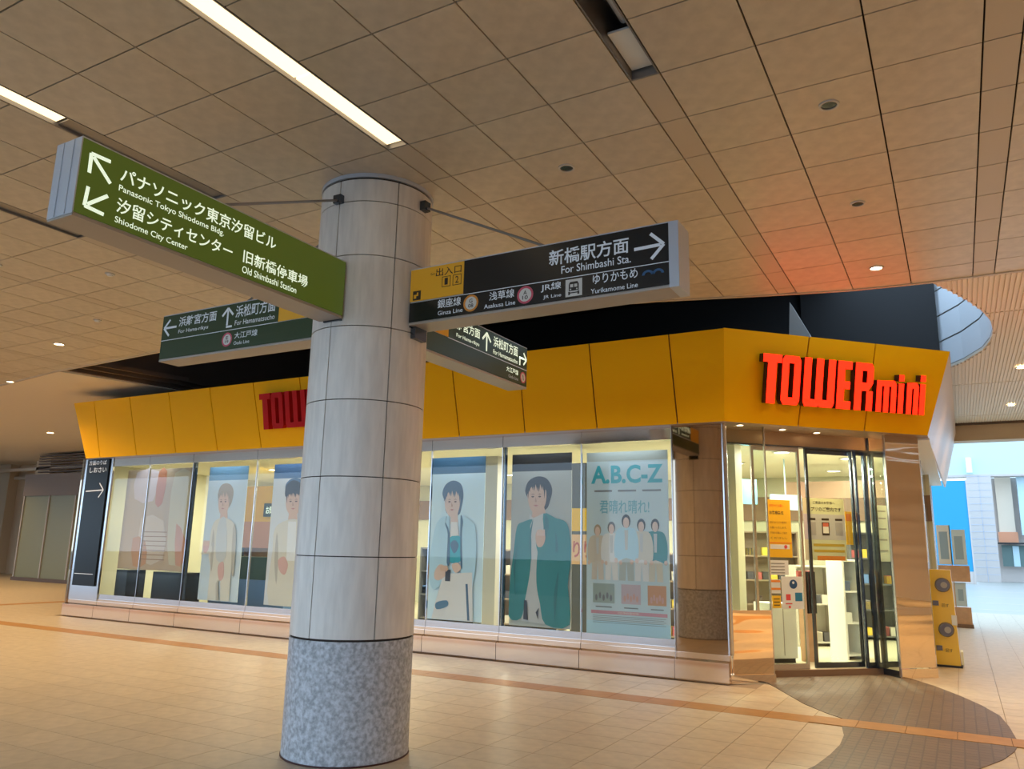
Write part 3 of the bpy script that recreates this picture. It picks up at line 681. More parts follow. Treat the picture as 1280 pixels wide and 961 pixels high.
# ---- plinth, rails and panes of the long window front
pl = struct('baseboard_front')
pj_ = [-16.35, -15.30, -14.15, -12.84, -11.10, -9.80, -8.50, -7.20, -5.90, -4.60, -3.27, -2.58]
for a, b in zip(pj_, pj_[1:]):
    q = MB(Frame((0, 0, 0), (0, 1, 0), (0, 0, 1))); q.prism([(10.10, 0.0), (10.10, 0.245), (10.16, 0.265), (10.16, 0.33), (10.40, 0.33), (10.40, 0)], a+0.004, b-0.004)
    q.build('plinth_panel', M['plinth'], pl)
    MB().box(a+0.002, b-0.002, 10.17, 10.30, 0.33, 0.375).build('sill_strip', M['plinth'], pl)
FP = Frame((-2.58, 10.22, 0), (1, 1, 0), (0, 0, 1))
FD = Frame((-2.83, 10.47, 0), (1, 1, 0), (0, 0, 1))
wins = [(-15.30, -14.15), (-14.15, -12.84), (-12.84, -11.10), (-11.10, -9.80), (-9.80, -8.50), (-8.50, -7.20), (-7.20, -5.90), (-5.90, -4.60), (-4.60, -3.27)]
for i, (a, b) in enumerate(wins):
    wn = struct('window_%d' % (i+1), (a, 10.2, 0.37))
    MB().box(a+0.006, b-0.006, 10.20, 10.212, 0.47, 3.06).build('pane', M['glass'], wn)
    MB().box(a+0.004, b-0.004, 10.185, 10.225, 0.375, 0.47).build('bottom_rail', M['steel'], wn)
    MB().box(a+0.004, b-0.004, 10.17, 10.24, 3.06, 3.235).build('head_rail', M['plinth'], wn)
    MB().box(b-0.022, b-0.006, 10.19, 10.23, 0.47, 3.06).build('post', M['steel'], wn)
    if i in (2, 7): MB().box(a+0.006, a+0.03, 10.215, 10.27, 0.47, 3.06).build('post', M['darkframe'], wn)
# polished corner panel, left end panel
mp_ = struct('wall_front')
MB().box(-3.262, -2.60, 10.16, 10.19, 0.335, 3.235).build('mirror_panel', M['mirror'], mp_)
MB().box(-3.272, -3.262, 10.13, 10.20, 0.0, 3.235).build('edge_strip', M['steel'], mp_)
q = MB(); q.cyl(-2.60, 10.215, 0.055, 0.335, 3.235, 24); q.build('corner_tube', M['steel'], mp_, True)
MB().box(-16.30, -15.32, 10.16, 10.20, 0.335, 3.235).build('mirror_panel', M['steel'], mp_)
MB().box(-16.35, -16.30, 10.14, 16.0, 0.0, 3.235).build('side_panel', M['mirror'], mp_)
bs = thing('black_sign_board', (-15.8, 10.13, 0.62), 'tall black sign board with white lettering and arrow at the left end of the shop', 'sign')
fb_ = Frame((0, 10.13, 0), (1, 0, 0), (0, 0, 1))  # reflection of a distant black sign, modelled as a solid lettered board
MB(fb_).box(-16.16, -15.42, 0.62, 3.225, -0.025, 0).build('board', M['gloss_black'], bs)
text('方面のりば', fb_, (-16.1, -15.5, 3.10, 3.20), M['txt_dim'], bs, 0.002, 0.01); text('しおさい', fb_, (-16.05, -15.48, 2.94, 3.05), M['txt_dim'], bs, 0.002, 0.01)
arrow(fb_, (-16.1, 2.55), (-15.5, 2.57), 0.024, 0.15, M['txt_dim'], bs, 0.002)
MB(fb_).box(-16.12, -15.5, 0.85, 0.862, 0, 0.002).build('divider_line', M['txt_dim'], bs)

# entrance: left glass panel, right wavy mirror, door leaves
ew = struct('wall_entrance')
MB(FP).box(0.03, 0.60, 0.02, 0.87, -0.03, 0).build('polished_panel', M['mirror_wavy'], ew)
MB(FP).box(-0.02, 0.61, 0.0, 0.10, -0.03, 0.02).build('plinth_panel', M['plinth'], ew)
MB(FP).box(0.03, 0.60, 0.88, 3.235, -0.015, -0.003).build('side_glass', M['dglass'], ew)
MB(FP).box(0.595, 0.61, 0.02, 3.235, -0.03, 0.002).build('post', M['steel'], ew)
MB(FP).box(2.525, 3.083, 0.13, 3.14, -0.04, 0).build('polished_panel', M['mirror_wavy'], ew)
MB(FP).box(2.515, 3.095, 0.0, 0.12, -0.04, 0.012).build('plinth_panel', M['mirror_wavy'], ew)
MB(FP).box(2.515, 3.09, 3.145, 3.235, -0.04, -0.005).build('head_panel', M['head_metal'], ew)
MB(FP).box(2.508, 2.522, 0.02, 3.235, -0.03, 0.004).build('door_jamb', M['steel'], ew); MB(FP).box(2.508, 2.522, 0.02, 3.235, -0.35, -0.32).build('door_jamb', M['darkframe'], ew)
MB(FP).box(2.512, 2.518, 0.09, 3.05, -0.32, -0.03).build('return_glass', M['dglass'], ew); MB(FP).box(2.508, 2.522, 0.0, 0.09, -0.32, -0.03).build('jamb_sill', M['darkframe'], ew)
MB(FD).box(0.0, 3.05, 3.05, 3.235, -0.06, 0.0).build('door_head', M['head_metal'], ew)
MB(FD).box(0.0, 3.05, 3.03, 3.05, -0.08, 0.03).build('door_track', M['darkframe'], ew)
MB(FD).box(0.0, 2.52, 0.0, 0.085, -0.10, 0.03).build('threshold', M['brownwall'], ew)
def leaf(n, s0, s1, w, fm, kind='door', th=0.035, dark=False):
    d = struct('door_%d' % n, FD.p(s0, 0.09, w))
    fw_ = 0.035
    MB(FD).box(s0, s0+fw_, 0.09, 3.03, w-th, w).box(s1-fw_, s1, 0.09, 3.03, w-th, w).box(s0+fw_, s1-fw_, 0.09, 0.16, w-th, w).box(s0+fw_, s1-fw_, 2.97, 3.03, w-th, w).build('door_frame', fm, d)
    MB(FD).box(s0+fw_, s1-fw_, 0.16, 2.97, w-th*0.6, w-th*0.4).build('pane', M['dglass'], d)
    return d
leaf(1, 0.62, 1.38, 0.0, M['steel'])
leaf(2, 1.52, 2.30, -0.06, M['darkframe'])
leaf(3, 2.26, 2.44, 0.03, M['darkframe']); leaf(4, 2.40, 2.56, 0.07, M['darkframe']); leaf(5, 2.54, 2.84, 0.0, M['darkframe'])
# side wall along the passage on the right
sw = struct('wall_side')
MB().box(-0.56, -0.50, 12.43, 21.0, 0.0, 3.20).build('side_panel', M['white'], sw)
MB().box(-0.50, -0.488, 12.43, 21.0, 0.12, 3.19).build('side_glass', M['glass'], sw)
for y in (12.47, 15.2, 18.3, 20.9): MB().box(-0.51, -0.465, y-0.03, y+0.03, 0.0, 3.20).build('post', M['steel'], sw)
MB().tube((-0.42, 12.62, 3.2), (-0.42, 12.62, 1.5), 0.022).build('drain_pipe', M['white'], sw)
MB().box(-0.56, -0.25, 12.5, 21.0, 3.205, 3.232).build('side_soffit', M['white'], sw)

# posters and notices at the entrance
def board(name, fr, u0, u1, v0, v1, m, label, cat, group=None, w0=0.002, w1=0.006):
    t = thing(name, fr.p((u0+u1)/2, v0, w0), label, cat, group); MB(fr).box(u0, u1, v0, v1, w0, w1).build('sheet', m, t); return t
t = board('notice_poster', FD, 0.83, 1.19, 1.53, 2.30, M['paper_y'], 'yellow notice poster with orange heading on the left glass door', 'poster', w1=0.008)
for i, (v0, v1, c, tx) in enumerate([(2.20, 2.24, (0.75, 0.12, 0.02), 'お知らせとお願い'), (2.10, 2.15, (0.05, 0.03, 0.02), 'お客様各位'), (1.98, 2.01, (0.35, 0.18, 0.02), '店内ではマスクの着用を'), (1.91, 1.94, (0.35, 0.18, 0.02), 'お願いいたします。'), (1.84, 1.87, (0.35, 0.18, 0.02), '手指の消毒にご協力'), (1.77, 1.80, (0.35, 0.18, 0.02), 'ください。')]):
    text(tx, FD, (0.86, 1.12 if i > 1 else 1.08, v0, v1), flat('ink%d' % (min(i, 2)), c), t, 0.0095, 0.01)
MB(FD).box(0.85, 1.15, 1.64, 1.70, 0.008, 0.0095).build('white_strip', M['paper'], t); MB(FD).box(0.83, 1.19, 1.715, 1.73, 0.008, 0.0095).build('red_rule', flat('orange', (0.8, 0.25, 0.03)), t)
MB(FD).cyl(1.09, 1.67, 0.025, 0.0095, 0.011, 16).build('red_dot', flat('reddot', (0.7, 0.08, 0.08)), t)
t = board('notice_sheet', FD, 0.83, 1.12, 1.30, 1.49, M['paper'], 'white notice sheet with grey lines right below the yellow poster', 'notice', 'notices on the left door')
for v in (1.45, 1.41, 1.37, 1.33): MB(FD).box(0.85, 1.06, v-0.008, v+0.004, 0.006, 0.0075).build('text_line', flat('greyline', (0.25, 0.25, 0.22)), t)
t = board('notice_sheet', FD, 0.83, 0.98, 1.06, 1.24, M['paper'], 'small white notice with orange stripes at lower left of the glass door', 'notice', 'notices on the left door')
for v in (1.22, 1.12): MB(FD).box(0.83, 0.98, v-0.016, v+0.012, 0.006, 0.0075).build('orange_stripe', flat('orange', (0.8, 0.25, 0.03)), t)
t = board('notice_sheet', FD, 0.85, 0.98, 0.87, 1.03, M['paper_y'], 'small yellow notice at the lowest left corner of the glass door', 'notice', 'notices on the left door')
for v in (0.99, 0.95, 0.91): MB(FD).box(0.87, 0.96, v-0.008, v+0.004, 0.006, 0.0075).build('text_line', flat('ink1', (0.05, 0.03, 0.02)), t)
t = board('sticker_panel', FD, 1.0, 1.33, 0.86, 1.28, M['paper'], 'white sticker panel with blue, red and black symbols on the glass door', 'sticker panel', 'notices on the left door')
MB(FD).cyl(1.18, 1.18, 0.06, 0.006, 0.0075, 20).build('blue_symbol', flat('navy', (0.02, 0.08, 0.20)), t); MB(FD).cyl(1.18, 1.20, 0.018, 0.0075, 0.009, 12).build('face_dot', M['paper'], t)
MB(FD).box(1.06, 1.13, 0.97, 1.05, 0.006, 0.0075).build('red_symbol', flat('reddot', (0.7, 0.08, 0.08)), t); MB(FD).box(1.20, 1.31, 0.96, 1.07, 0.006, 0.0075).build('blue_symbol', flat('teal_b', (0.02, 0.20, 0.35)), t)
MB(FD).box(1.05, 1.15, 0.92, 0.935, 0.006, 0.0075).cyl(1.11, 0.885, 0.018, 0.006, 0.0075, 10).build('red_symbol', flat('reddot', (0.7, 0.08, 0.08)), t)
FD2 = Frame(FD.p(0, 0, -0.09), (1, 1, 0), (0, 0, 1))
t = board('guide_poster', FD2, 1.46, 2.13, 1.50, 2.35, M['paper_g'], 'large cream guide poster with phone pictures on the inner glass door', 'poster')
text('ご来店のお客様へ', FD2, (1.62, 1.98, 2.27, 2.31), flat('ink1', (0.05, 0.03, 0.02)), t, 0.0075, 0.01); text('アプリのご案内です', FD2, (1.52, 2.08, 2.17, 2.23), flat('ink1', (0.05, 0.03, 0.02)), t, 0.0075, 0.015)
MB(FD2).box(1.46, 2.13, 1.78, 2.13, 0.006, 0.007).build('white_field', flat('mauve', (0.62, 0.60, 0.66)), t)
for u in (1.53, 1.75, 1.97):
    MB(FD2).box(u, u+0.12, 1.84, 2.02, 0.007, 0.009).build('phone_picture', flat('ink1', (0.05, 0.03, 0.02)) if u == 1.75 else flat('greyp', (0.42, 0.42, 0.46)), t)
    MB(FD2).box(u, u+0.12, 2.045, 2.075, 0.007, 0.008).build('caption', flat('ink1', (0.05, 0.03, 0.02)), t)
MB(FD2).box(1.765, 1.855, 1.87, 1.99, 0.009, 0.0105).build('phone_screen', M['paper'], t); MB(FD2).box(1.765, 1.855, 1.96, 2.01, 0.0105, 0.011).build('red_banner', flat('brick', (0.55, 0.12, 0.07)), t)
for v in (1.71, 1.63): MB(FD2).box(1.60, 2.10, v-0.02, v+0.015, 0.006, 0.0075).build('yellow_stripe', flat('mustard', (0.62, 0.42, 0.05)), t); MB(FD2).cyl(1.55, v, 0.018, 0.006, 0.0075, 10).build('bullet', flat('ink1', (0.05, 0.03, 0.02)), t)
MB(FD2).box(1.65, 2.10, 1.50, 1.56, 0.006, 0.0075).build('orange_rule', flat('orange', (0.8, 0.25, 0.03)), t)

t = board('notice_sheet', Frame(FD.p(0, 0, 0.0), (1, 1, 0), (0, 0, 1)), 2.60, 2.78, 1.50, 2.28, flat('pale_green', (0.46, 0.52, 0.42)), 'narrow pale green notice on the glass door at the right', 'notice', w0=0.001, w1=0.004)
for v in (2.2, 2.1, 1.95, 1.8, 1.65): MB(FD).box(2.62, 2.75, v-0.012, v+0.01, 0.004, 0.0055).build('text_line', flat('greyline', (0.25, 0.25, 0.22)), t)
t = board('promo_sheet', FD2, 2.14, 2.25, 1.72, 2.18, M['paper_y'], 'narrow yellow promotion sheet right of the cream guide poster', 'poster')
MB(FD2).box(2.15, 2.24, 2.05, 2.15, 0.006, 0.0075).build('orange_block', flat('orange', (0.8, 0.25, 0.03)), t)
for i_, (u_, z0_, z1_, c_, l_) in enumerate(((1.30, 2.35, 2.75, (0.10, 0.30, 0.42), 'blue hanging banner inside the entrance above the shelves'), (2.35, 2.30, 2.55, (0.30, 0.46, 0.56), 'pale blue hanging banner inside, behind the sliding door frames'), (1.05, 2.50, 2.60, (0.15, 0.12, 0.08), 'slim dark ceiling rail inside the entrance'))):
    tag(MB(FD).box(u_, u_+0.6, z0_, z1_, -1.9-0.3*i_, -1.87-0.3*i_).box(u_+0.29, u_+0.31, z1_, 3.16, -1.89-0.3*i_, -1.88-0.3*i_).build('hanging_banner', flat('hb%d' % i_, c_), None, loc=tuple(FD.p(u_, z0_, -1.9-0.3*i_))), l_, 'banner', 'hanging banners inside')
# ---- portraits behind the window panes (flat printed boards)
FW = Frame((0, 10.40, 0), (1, 0, 0), (0, 0, 1))
class Art:
    """printed figure: shapes are drawn on the board in metres, each a thin flat piece"""
    def __init__(s, t, fr, mp, lim=None): s.t = t; s.fr = fr; s.mp = mp; s.w = 0.0015; s.lim = lim
    def poly(s, pts, m, name, k=3, dw=0.0008):
        q = [s.mp(*p) for p in pts]; q = smooth_poly(q, k) if k > 1 else q
        if s.lim: q = [(min(max(u, s.lim[0]), s.lim[1]), min(max(v, s.lim[2]), s.lim[3])) for u, v in q]
        o = MB(s.fr).prism(q, s.w, s.w+dw).build(name, m, s.t); s.w += dw; return o
    def ell(s, x, y, rx, ry, m, name, seg=18):
        return s.poly([(x+rx*math.cos(2*math.pi*i/seg), y+ry*math.sin(2*math.pi*i/seg)) for i in range(seg)], m, name, 1)
def portrait_board(x0, x1, z0, z1, m, label, header=None):
    t = thing('portrait_poster', ((x0+x1)/2, 10.4, z0), label, 'poster', 'portrait posters in the shop windows')
    MB(FW).box(x0, x1, z0, z1, -0.012, 0).build('sheet', m, t)
    if header: MB(FW).box(x0, x1, z1, z1+0.26, -0.012, 0.0).build('header_band', header, t)
    return t
def strands(a, cx_, cy_, rx, ry, m, n=7):
    for i in range(n):
        u = -0.85+1.7*i/(n-1); a.poly([(cx_+rx*(u-0.20), cy_-ry*0.95), (cx_+rx*(u+0.20), cy_-ry*0.95), (cx_+rx*(u+0.02+0.12*(i % 2)), cy_-ry*(0.30+0.12*((i*3) % 4)/3.0))], m, 'hair_strand', 1)
    for sd in (-1, 1): a.poly([(cx_+sd*rx*1.12, cy_-ry*0.7), (cx_+sd*rx*0.88, cy_-ry*0.7), (cx_+sd*rx*0.96, cy_+ry*0.12)], m, 'hair_strand', 1)
def face(a, cx_, cy_, rx, ry, skin, hairm, turn=0.0, dark=None):
    """eyes, brows, nose and mouth on an already drawn face"""
    strands(a, cx_, cy_, rx, ry, hairm)
    d = flat('feature', (0.10, 0.055, 0.045)); lip = flat('lip', (0.48, 0.20, 0.18)); sh = flat('noseshade', (0.45, 0.28, 0.21))
    for s in (-1, 1):
        ex = cx_+s*rx*0.42+turn; a.ell(ex, cy_-ry*0.02, rx*0.17, ry*0.05, d, 'eye', 10)
        a.poly([(ex-rx*0.25, cy_-ry*0.16), (ex, cy_-ry*0.21), (ex+rx*0.25, cy_-ry*0.16), (ex, cy_-ry*0.17)], d, 'eyebrow', 1)
    a.poly([(cx_+turn-rx*0.08, cy_), (cx_+turn+rx*0.10, cy_+ry*0.30), (cx_+turn-rx*0.14, cy_+ry*0.32)], sh, 'nose', 1)
    a.poly([(cx_+turn-rx*0.3, cy_+ry*0.52), (cx_+turn, cy_+ry*0.48), (cx_+turn+rx*0.3, cy_+ry*0.52), (cx_+turn, cy_+ry*0.60)], lip, 'mouth', 1)
SK = flat('skin', (0.62, 0.42, 0.32)); SKp = flat('skin_pale', (0.66, 0.50, 0.44)); HB = flat('hair_black', (0.025, 0.022, 0.025)); HBl = flat('hair_blond', (0.36, 0.29, 0.22)); HN = flat('hair_blue', (0.06, 0.12, 0.22))
CRm = flat('cream_cloth', (0.60, 0.58, 0.52)); CRd = flat('cream_fold', (0.42, 0.40, 0.36)); TL = flat('teal_cloth', (0.02, 0.22, 0.25)); TLd = flat('teal_fold', (0.02, 0.16, 0.20)); SHt = flat('pale_shirt', (0.50, 0.53, 0.56)); LB = flat('light_blue_cloth', (0.42, 0.66, 0.86)); LBd = flat('navy_trim', (0.05, 0.13, 0.25)); PK = flat('pinkish', (0.58, 0.36, 0.33)); WHt = flat('white_cloth', (0.68, 0.70, 0.74)); TB = flat('turq_print', (0.02, 0.36, 0.50)); DKb = flat('dark_print', (0.03, 0.035, 0.06))
# teal suit
t = portrait_board(-5.86, -4.86, 0.47, 2.71, flat('bg_grey', (0.42, 0.45, 0.45)), 'portrait poster of a dark haired man in a teal suit', flat('hd_black', (0.012, 0.012, 0.015)))
a = Art(t, FW, lambda x, y: (-5.86+(x-445)/258.0, 0.47+(882-y)/304.0), (-5.86, -4.86, 0.47, 2.71))
a.poly([(520, 330), (505, 290), (520, 245), (560, 225), (600, 238), (622, 285), (612, 340), (598, 372), (560, 385), (530, 370)], HB, 'hair')
a.poly([(542, 355), (580, 350), (596, 392), (600, 420), (535, 420), (538, 395)], SK, 'neck')
a.poly([(516, 300), (530, 262), (562, 255), (590, 270), (598, 310), (592, 355), (570, 395), (552, 398), (530, 372), (519, 335)], SK, 'face')
a.poly([(514, 305), (518, 262), (552, 234), (592, 240), (612, 285), (606, 318), (594, 285), (572, 262), (548, 262), (530, 276)], HB, 'fringe'); face(a, 555, 318, 36, 72, SK, HB)
a.poly([(508, 640), (600, 640), (602, 868), (500, 860)], SHt, 'trousers', 1); a.poly([(528, 395), (545, 412), (598, 392), (592, 480), (575, 660), (520, 660), (528, 500)], SHt, 'shirt')
a.poly([(540, 418), (500, 430), (474, 452), (462, 560), (448, 700), (446, 845), (498, 850), (515, 770), (535, 640), (538, 520), (532, 450)], TL, 'jacket_front')
a.poly([(588, 392), (640, 412), (685, 432), (700, 500), (703, 600), (692, 700), (700, 862), (602, 868), (578, 780), (562, 690), (566, 560), (590, 480)], TL, 'jacket_front')
a.poly([(545, 415), (528, 500), (540, 600), (536, 500)], TLd, 'lapel'); a.poly([(596, 400), (612, 450), (575, 590), (590, 480)], TLd, 'lapel')
a.poly([(640, 470), (652, 560), (618, 620), (640, 560)], TLd, 'sleeve_fold'); a.poly([(655, 640), (648, 760), (640, 850), (636, 740)], TLd, 'coat_fold'); a.poly([(480, 520), (470, 640), (474, 760), (465, 640)], TLd, 'coat_fold')
a.poly([(690, 590), (600, 610), (566, 560), (560, 500), (590, 520), (640, 560), (692, 560)], TL, 'sleeve')
a.poly([(556, 500), (562, 470), (580, 462), (594, 478), (598, 505), (586, 535), (566, 538)], SK, 'hand')
for i in range(4): a.poly([(560+9*i, 490), (563+9*i, 464-2*(i % 2)), (569+9*i, 464-2*(i % 2)), (570+9*i, 490)], SKp, 'finger', 1)
a.poly([(512, 770), (524, 772), (530, 855), (510, 852)], DKb, 'pocket_shade', 1); a.poly([(562, 820), (575, 800), (572, 850)], DKb, 'pocket_shade', 1)
# blue jacket
t = portrait_board(-7.36, -6.34, 0.47, 2.71, flat('bg_blue', (0.56, 0.76, 0.92)), 'portrait poster of a young man in a pale blue jacket holding a camera', flat('hd_blue', (0.03, 0.11, 0.22)))
a = Art(t, FW, lambda x, y: (-7.36+(x-78)/250.0, 0.47+(850-y)/290.0), (-7.36, -6.34, 0.47, 2.71))
a.poly([(150, 330), (136, 290), (150, 250), (185, 232), (222, 248), (236, 295), (230, 350), (215, 390), (160, 380)], HN, 'hair')
a.poly([(178, 370), (212, 370), (215, 430), (180, 430)], SKp, 'neck', 1)
a.poly([(148, 320), (160, 275), (190, 262), (215, 280), (222, 325), (214, 375), (195, 400), (175, 396), (155, 365)], SKp, 'face'); a.poly([(145, 325), (150, 270), (185, 242), (220, 262), (228, 310), (212, 290), (190, 276), (168, 282), (155, 305)], HN, 'fringe'); face(a, 187, 330, 34, 66, SKp, HN)
a.poly([(185, 420), (215, 420), (240, 600), (175, 600)], WHt, 'tee', 1); a.poly([(172, 495), (240, 490), (240, 590), (175, 592)], TB, 'tee_print'); a.poly([(185, 520), (205, 500), (225, 525), (205, 560)], LBd, 'tee_print')
a.poly([(170, 395), (120, 420), (98, 520), (88, 640), (110, 720), (165, 680), (175, 600), (178, 470)], LB, 'jacket_front'); a.poly([(228, 390), (285, 420), (302, 470), (305, 600), (290, 700), (245, 690), (238, 600), (236, 470)], LB, 'jacket_front')
a.poly([(165, 392), (160, 420), (180, 470), (185, 600), (172, 600), (172, 475), (158, 430)], LBd, 'collar'); a.poly([(230, 388), (242, 420), (238, 470), (245, 620), (236, 600), (230, 470)], LBd, 'collar')
a.poly([(160, 650), (290, 640), (300, 848), (110, 848), (130, 760)], WHt, 'trousers', 1); a.poly([(262, 690), (272, 690), (285, 845), (275, 845)], LBd, 'side_stripe', 1)
a.poly([(118, 640), (140, 610), (170, 622), (172, 655), (140, 680), (118, 672)], SKp, 'hand'); a.poly([(168, 632), (192, 632), (192, 682), (168, 682)], DKb, 'camera_print', 1); a.poly([(196, 610), (225, 600), (240, 625), (215, 645)], SKp, 'hand')
for i in range(4): a.poly([(140+8*i, 622), (150+8*i, 612), (158+8*i, 630), (148+8*i, 642)], SK, 'finger', 1)
a.poly([(130, 778), (180, 765), (184, 790), (135, 806)], flat('shoe_blue', (0.08, 0.2, 0.36)), 'cloth_patch')
# blond
t = portrait_board(-12.62, -11.56, 0.49, 2.72, flat('bg_pale', (0.50, 0.60, 0.70)), 'portrait poster of a fair haired man in cream clothes', flat('hd_blue2', (0.12, 0.26, 0.42)))
a = Art(t, FW, lambda x, y: (-12.62+(x-100-(845-y)*0.04)/205.0, 0.49+(848-y)/282.0), (-12.62, -11.56, 0.49, 2.72))
a.poly([(190, 320), (185, 275), (205, 240), (245, 240), (268, 275), (262, 335), (240, 370), (200, 350)], HBl, 'hair'); a.poly([(205, 380), (240, 380), (245, 430), (200, 430)], SK, 'neck', 1)
a.poly([(188, 330), (198, 285), (228, 275), (246, 305), (246, 360), (232, 402), (208, 405), (192, 375)], SK, 'face'); a.poly([(186, 322), (192, 268), (225, 246), (252, 270), (248, 315), (238, 290), (215, 280), (198, 298)], HBl, 'fringe'); face(a, 217, 335, 30, 66, SK, HBl)
a.poly([(195, 425), (240, 420), (285, 450), (300, 520), (295, 620), (280, 665), (165, 665), (155, 520), (170, 450)], CRm, 'jacket'); a.poly([(168, 655), (222, 655), (214, 845), (160, 845)], CRm, 'trousers', 1); a.poly([(224, 655), (282, 655), (280, 845), (232, 845)], CRm, 'trousers', 1); a.poly([(205, 430), (240, 430), (250, 620), (200, 640), (190, 520)], SHt, 'shirt')
a.poly([(285, 450), (300, 520), (298, 700), (285, 700), (280, 560)], CRd, 'sleeve_fold'); a.poly([(172, 480), (165, 620), (175, 700), (182, 560)], CRd, 'coat_fold'); a.poly([(165, 560), (130, 580), (110, 610), (145, 610), (170, 600)], CRm, 'sleeve')
a.poly([(118, 575), (135, 545), (152, 555), (150, 590), (130, 605)], PK, 'hand'); a.poly([(215, 660), (240, 650), (245, 720), (225, 745), (210, 700)], PK, 'hand')
for i in range(4): a.poly([(118+9*i, 566), (122+9*i, 540), (128+9*i, 540), (129+9*i, 566)], SK, 'finger', 1)
a.poly([(205, 760), (215, 740), (225, 845), (210, 845)], CRd, 'trouser_seam', 1)
# dark hair, pale clothes
t = portrait_board(-10.88, -9.86, 0.49, 2.72, flat('bg_pale2', (0.58, 0.62, 0.68)), 'portrait poster of a man in pale clothes, half hidden by the column', flat('hd_blue3', (0.05, 0.12, 0.26)))
a = Art(t, FW, lambda x, y: (-10.88+(x-410-(860-y)*0.05)/205.0, 0.49+(862-y)/286.0), (-10.88, -9.86, 0.49, 2.72))
a.poly([(505, 300), (505, 255), (535, 226), (575, 228), (600, 262), (598, 310), (580, 345), (520, 340)], HN, 'hair'); a.poly([(525, 400), (565, 400), (568, 450), (520, 450)], SK, 'neck', 1)
a.poly([(508, 335), (515, 300), (575, 298), (584, 335), (575, 390), (550, 420), (525, 405), (510, 375)], SK, 'face'); a.poly([(504, 318), (508, 262), (545, 235), (590, 262), (592, 318), (560, 304), (530, 304)], HB, 'fringe'); face(a, 547, 345, 34, 66, SK, HB)
a.poly([(515, 440), (570, 435), (620, 470), (640, 600), (630, 862), (440, 862), (450, 600), (460, 480)], CRm, 'jacket'); a.poly([(525, 445), (565, 445), (570, 640), (520, 640)], WHt, 'shirt', 1); a.poly([(480, 640), (510, 620), (530, 660), (515, 710), (488, 690)], PK, 'hand'); a.poly([(470, 500), (462, 640), (475, 760), (480, 620)], CRd, 'coat_fold')
# announcement poster with five figures
t = thing('announcement_poster', (-4.02, 10.4, 0.40), 'pale blue announcement poster with teal heading and five standing figures', 'poster')
MB(FW).box(-4.62, -3.41, 0.40, 2.95, -0.012, 0).build('sheet', flat('bg_ann', (0.50, 0.64, 0.74)), t)
MB(FW).box(-4.62, -3.41, 0.42, 0.62, 0.0, 0.001).build('lower_band', flat('ann_blue', (0.42, 0.66, 0.82)), t)
MB(FW).box(-4.62, -3.41, 2.82, 2.95, 0.0, 0.001).build('top_band', flat('ann_grey', (0.40, 0.46, 0.47)), t)
tq = flat('turq', (0.03, 0.38, 0.50)); tq2 = flat('turq2', (0.16, 0.42, 0.55)); ik = flat('ink_soft', (0.18, 0.20, 0.24))
fs = Frame((0, 10.40, 0), (1, 0, 0), (0.18, 0, 1))
text('A.B.C-Z', FW, (-4.55, -3.48, 2.50, 2.76), tq, t, 0.002, 0.03); [MB(FW).box(-4.50+0.36*k, -4.50+0.36*k+0.27, 2.385, 2.41, 0.001, 0.002).build('text_line', ik, t) for k in range(3)]
text('君晴れ晴れ!', FW, (-4.42, -3.68, 2.08, 2.27), tq2, t, 0.002, 0.01)
def small_figure(x, z0, h, top, bottom, hairm, n):
    A_ = Art(t, FW, lambda u, v: (x+u*h, z0+v*h)); A_.w = 0.002+0.0001*n
    A_.poly([(-0.12, 0), (-0.02, 0), (0.0, 0.30), (0.02, 0), (0.12, 0), (0.11, 0.42), (-0.11, 0.42)], bottom, 'trousers', 1)
    A_.poly([(-0.17, 0.30), (-0.20, 0.55), (-0.15, 0.76), (-0.04, 0.80), (0.04, 0.80), (0.15, 0.76), (0.20, 0.55), (0.17, 0.30), (0.0, 0.34)], top, 'jacket')
    A_.poly([(-0.03, 0.76), (0.03, 0.76), (0.02, 0.46), (-0.02, 0.46)], SHt, 'shirt', 1)
    A_.ell(0, 0.895, 0.072, 0.105, hairm, 'hair', 14); A_.ell(0, 0.87, 0.050, 0.085, SKp, 'face', 14)
    A_.ell(-0.17, 0.30, 0.03, 0.04, SKp, 'hand', 8); A_.ell(0.17, 0.30, 0.03, 0.04, SKp, 'hand', 8)
for n, (x, h, tp, bo, hr) in enumerate([(-4.45, 0.76, flat('fig_cream', (0.55, 0.50, 0.44)), flat('fig_cream2', (0.58, 0.54, 0.50)), HBl), (-4.24, 0.80, WHt, WHt, flat('hair_g', (0.14, 0.15, 0.17))), (-3.60, 0.84, TL, CRm, HB), (-3.80, 0.84, CRm, WHt, HB), (-4.02, 0.90, LB, flat('fig_grey', (0.42, 0.48, 0.50)), HB)]):
    small_figure(x, 1.17, h, tp, bo, hr, n)
for (u0, u1, c) in ((-4.52, -4.20, (0.30, 0.38, 0.38)), (-4.10, -3.82, (0.50, 0.42, 0.50)), (-3.72, -3.46, (0.55, 0.30, 0.18))):
    MB(FW).box(u0, u1, 0.86, 1.12, 0.001, 0.0025).build('picture', flat('pic%d' % int(-u0*100), c), t)
    MB(FW).box(u0+0.04, u1-0.04, 0.80, 0.815, 0.001, 0.0025).build('text_line', ik, t)
    A_ = Art(t, FW, lambda u, v: (u, v)); A_.w = 0.0026
    for q in range(5): A_.ell(u0+0.05+q*(u1-u0-0.1)/4, 0.93+0.03*(q % 2), 0.018, 0.045, ik if c[0] < 0.5 else PK, 'figure', 8)
MB(FW).box(-4.55, -3.45, 0.715, 0.76, 0.001, 0.002).build('pink_band', flat('pinkband', (0.55, 0.28, 0.36)), t); text('CD予約受付中', FW, (-4.15, -3.85, 0.722, 0.753), M['paper'], t, 0.003)
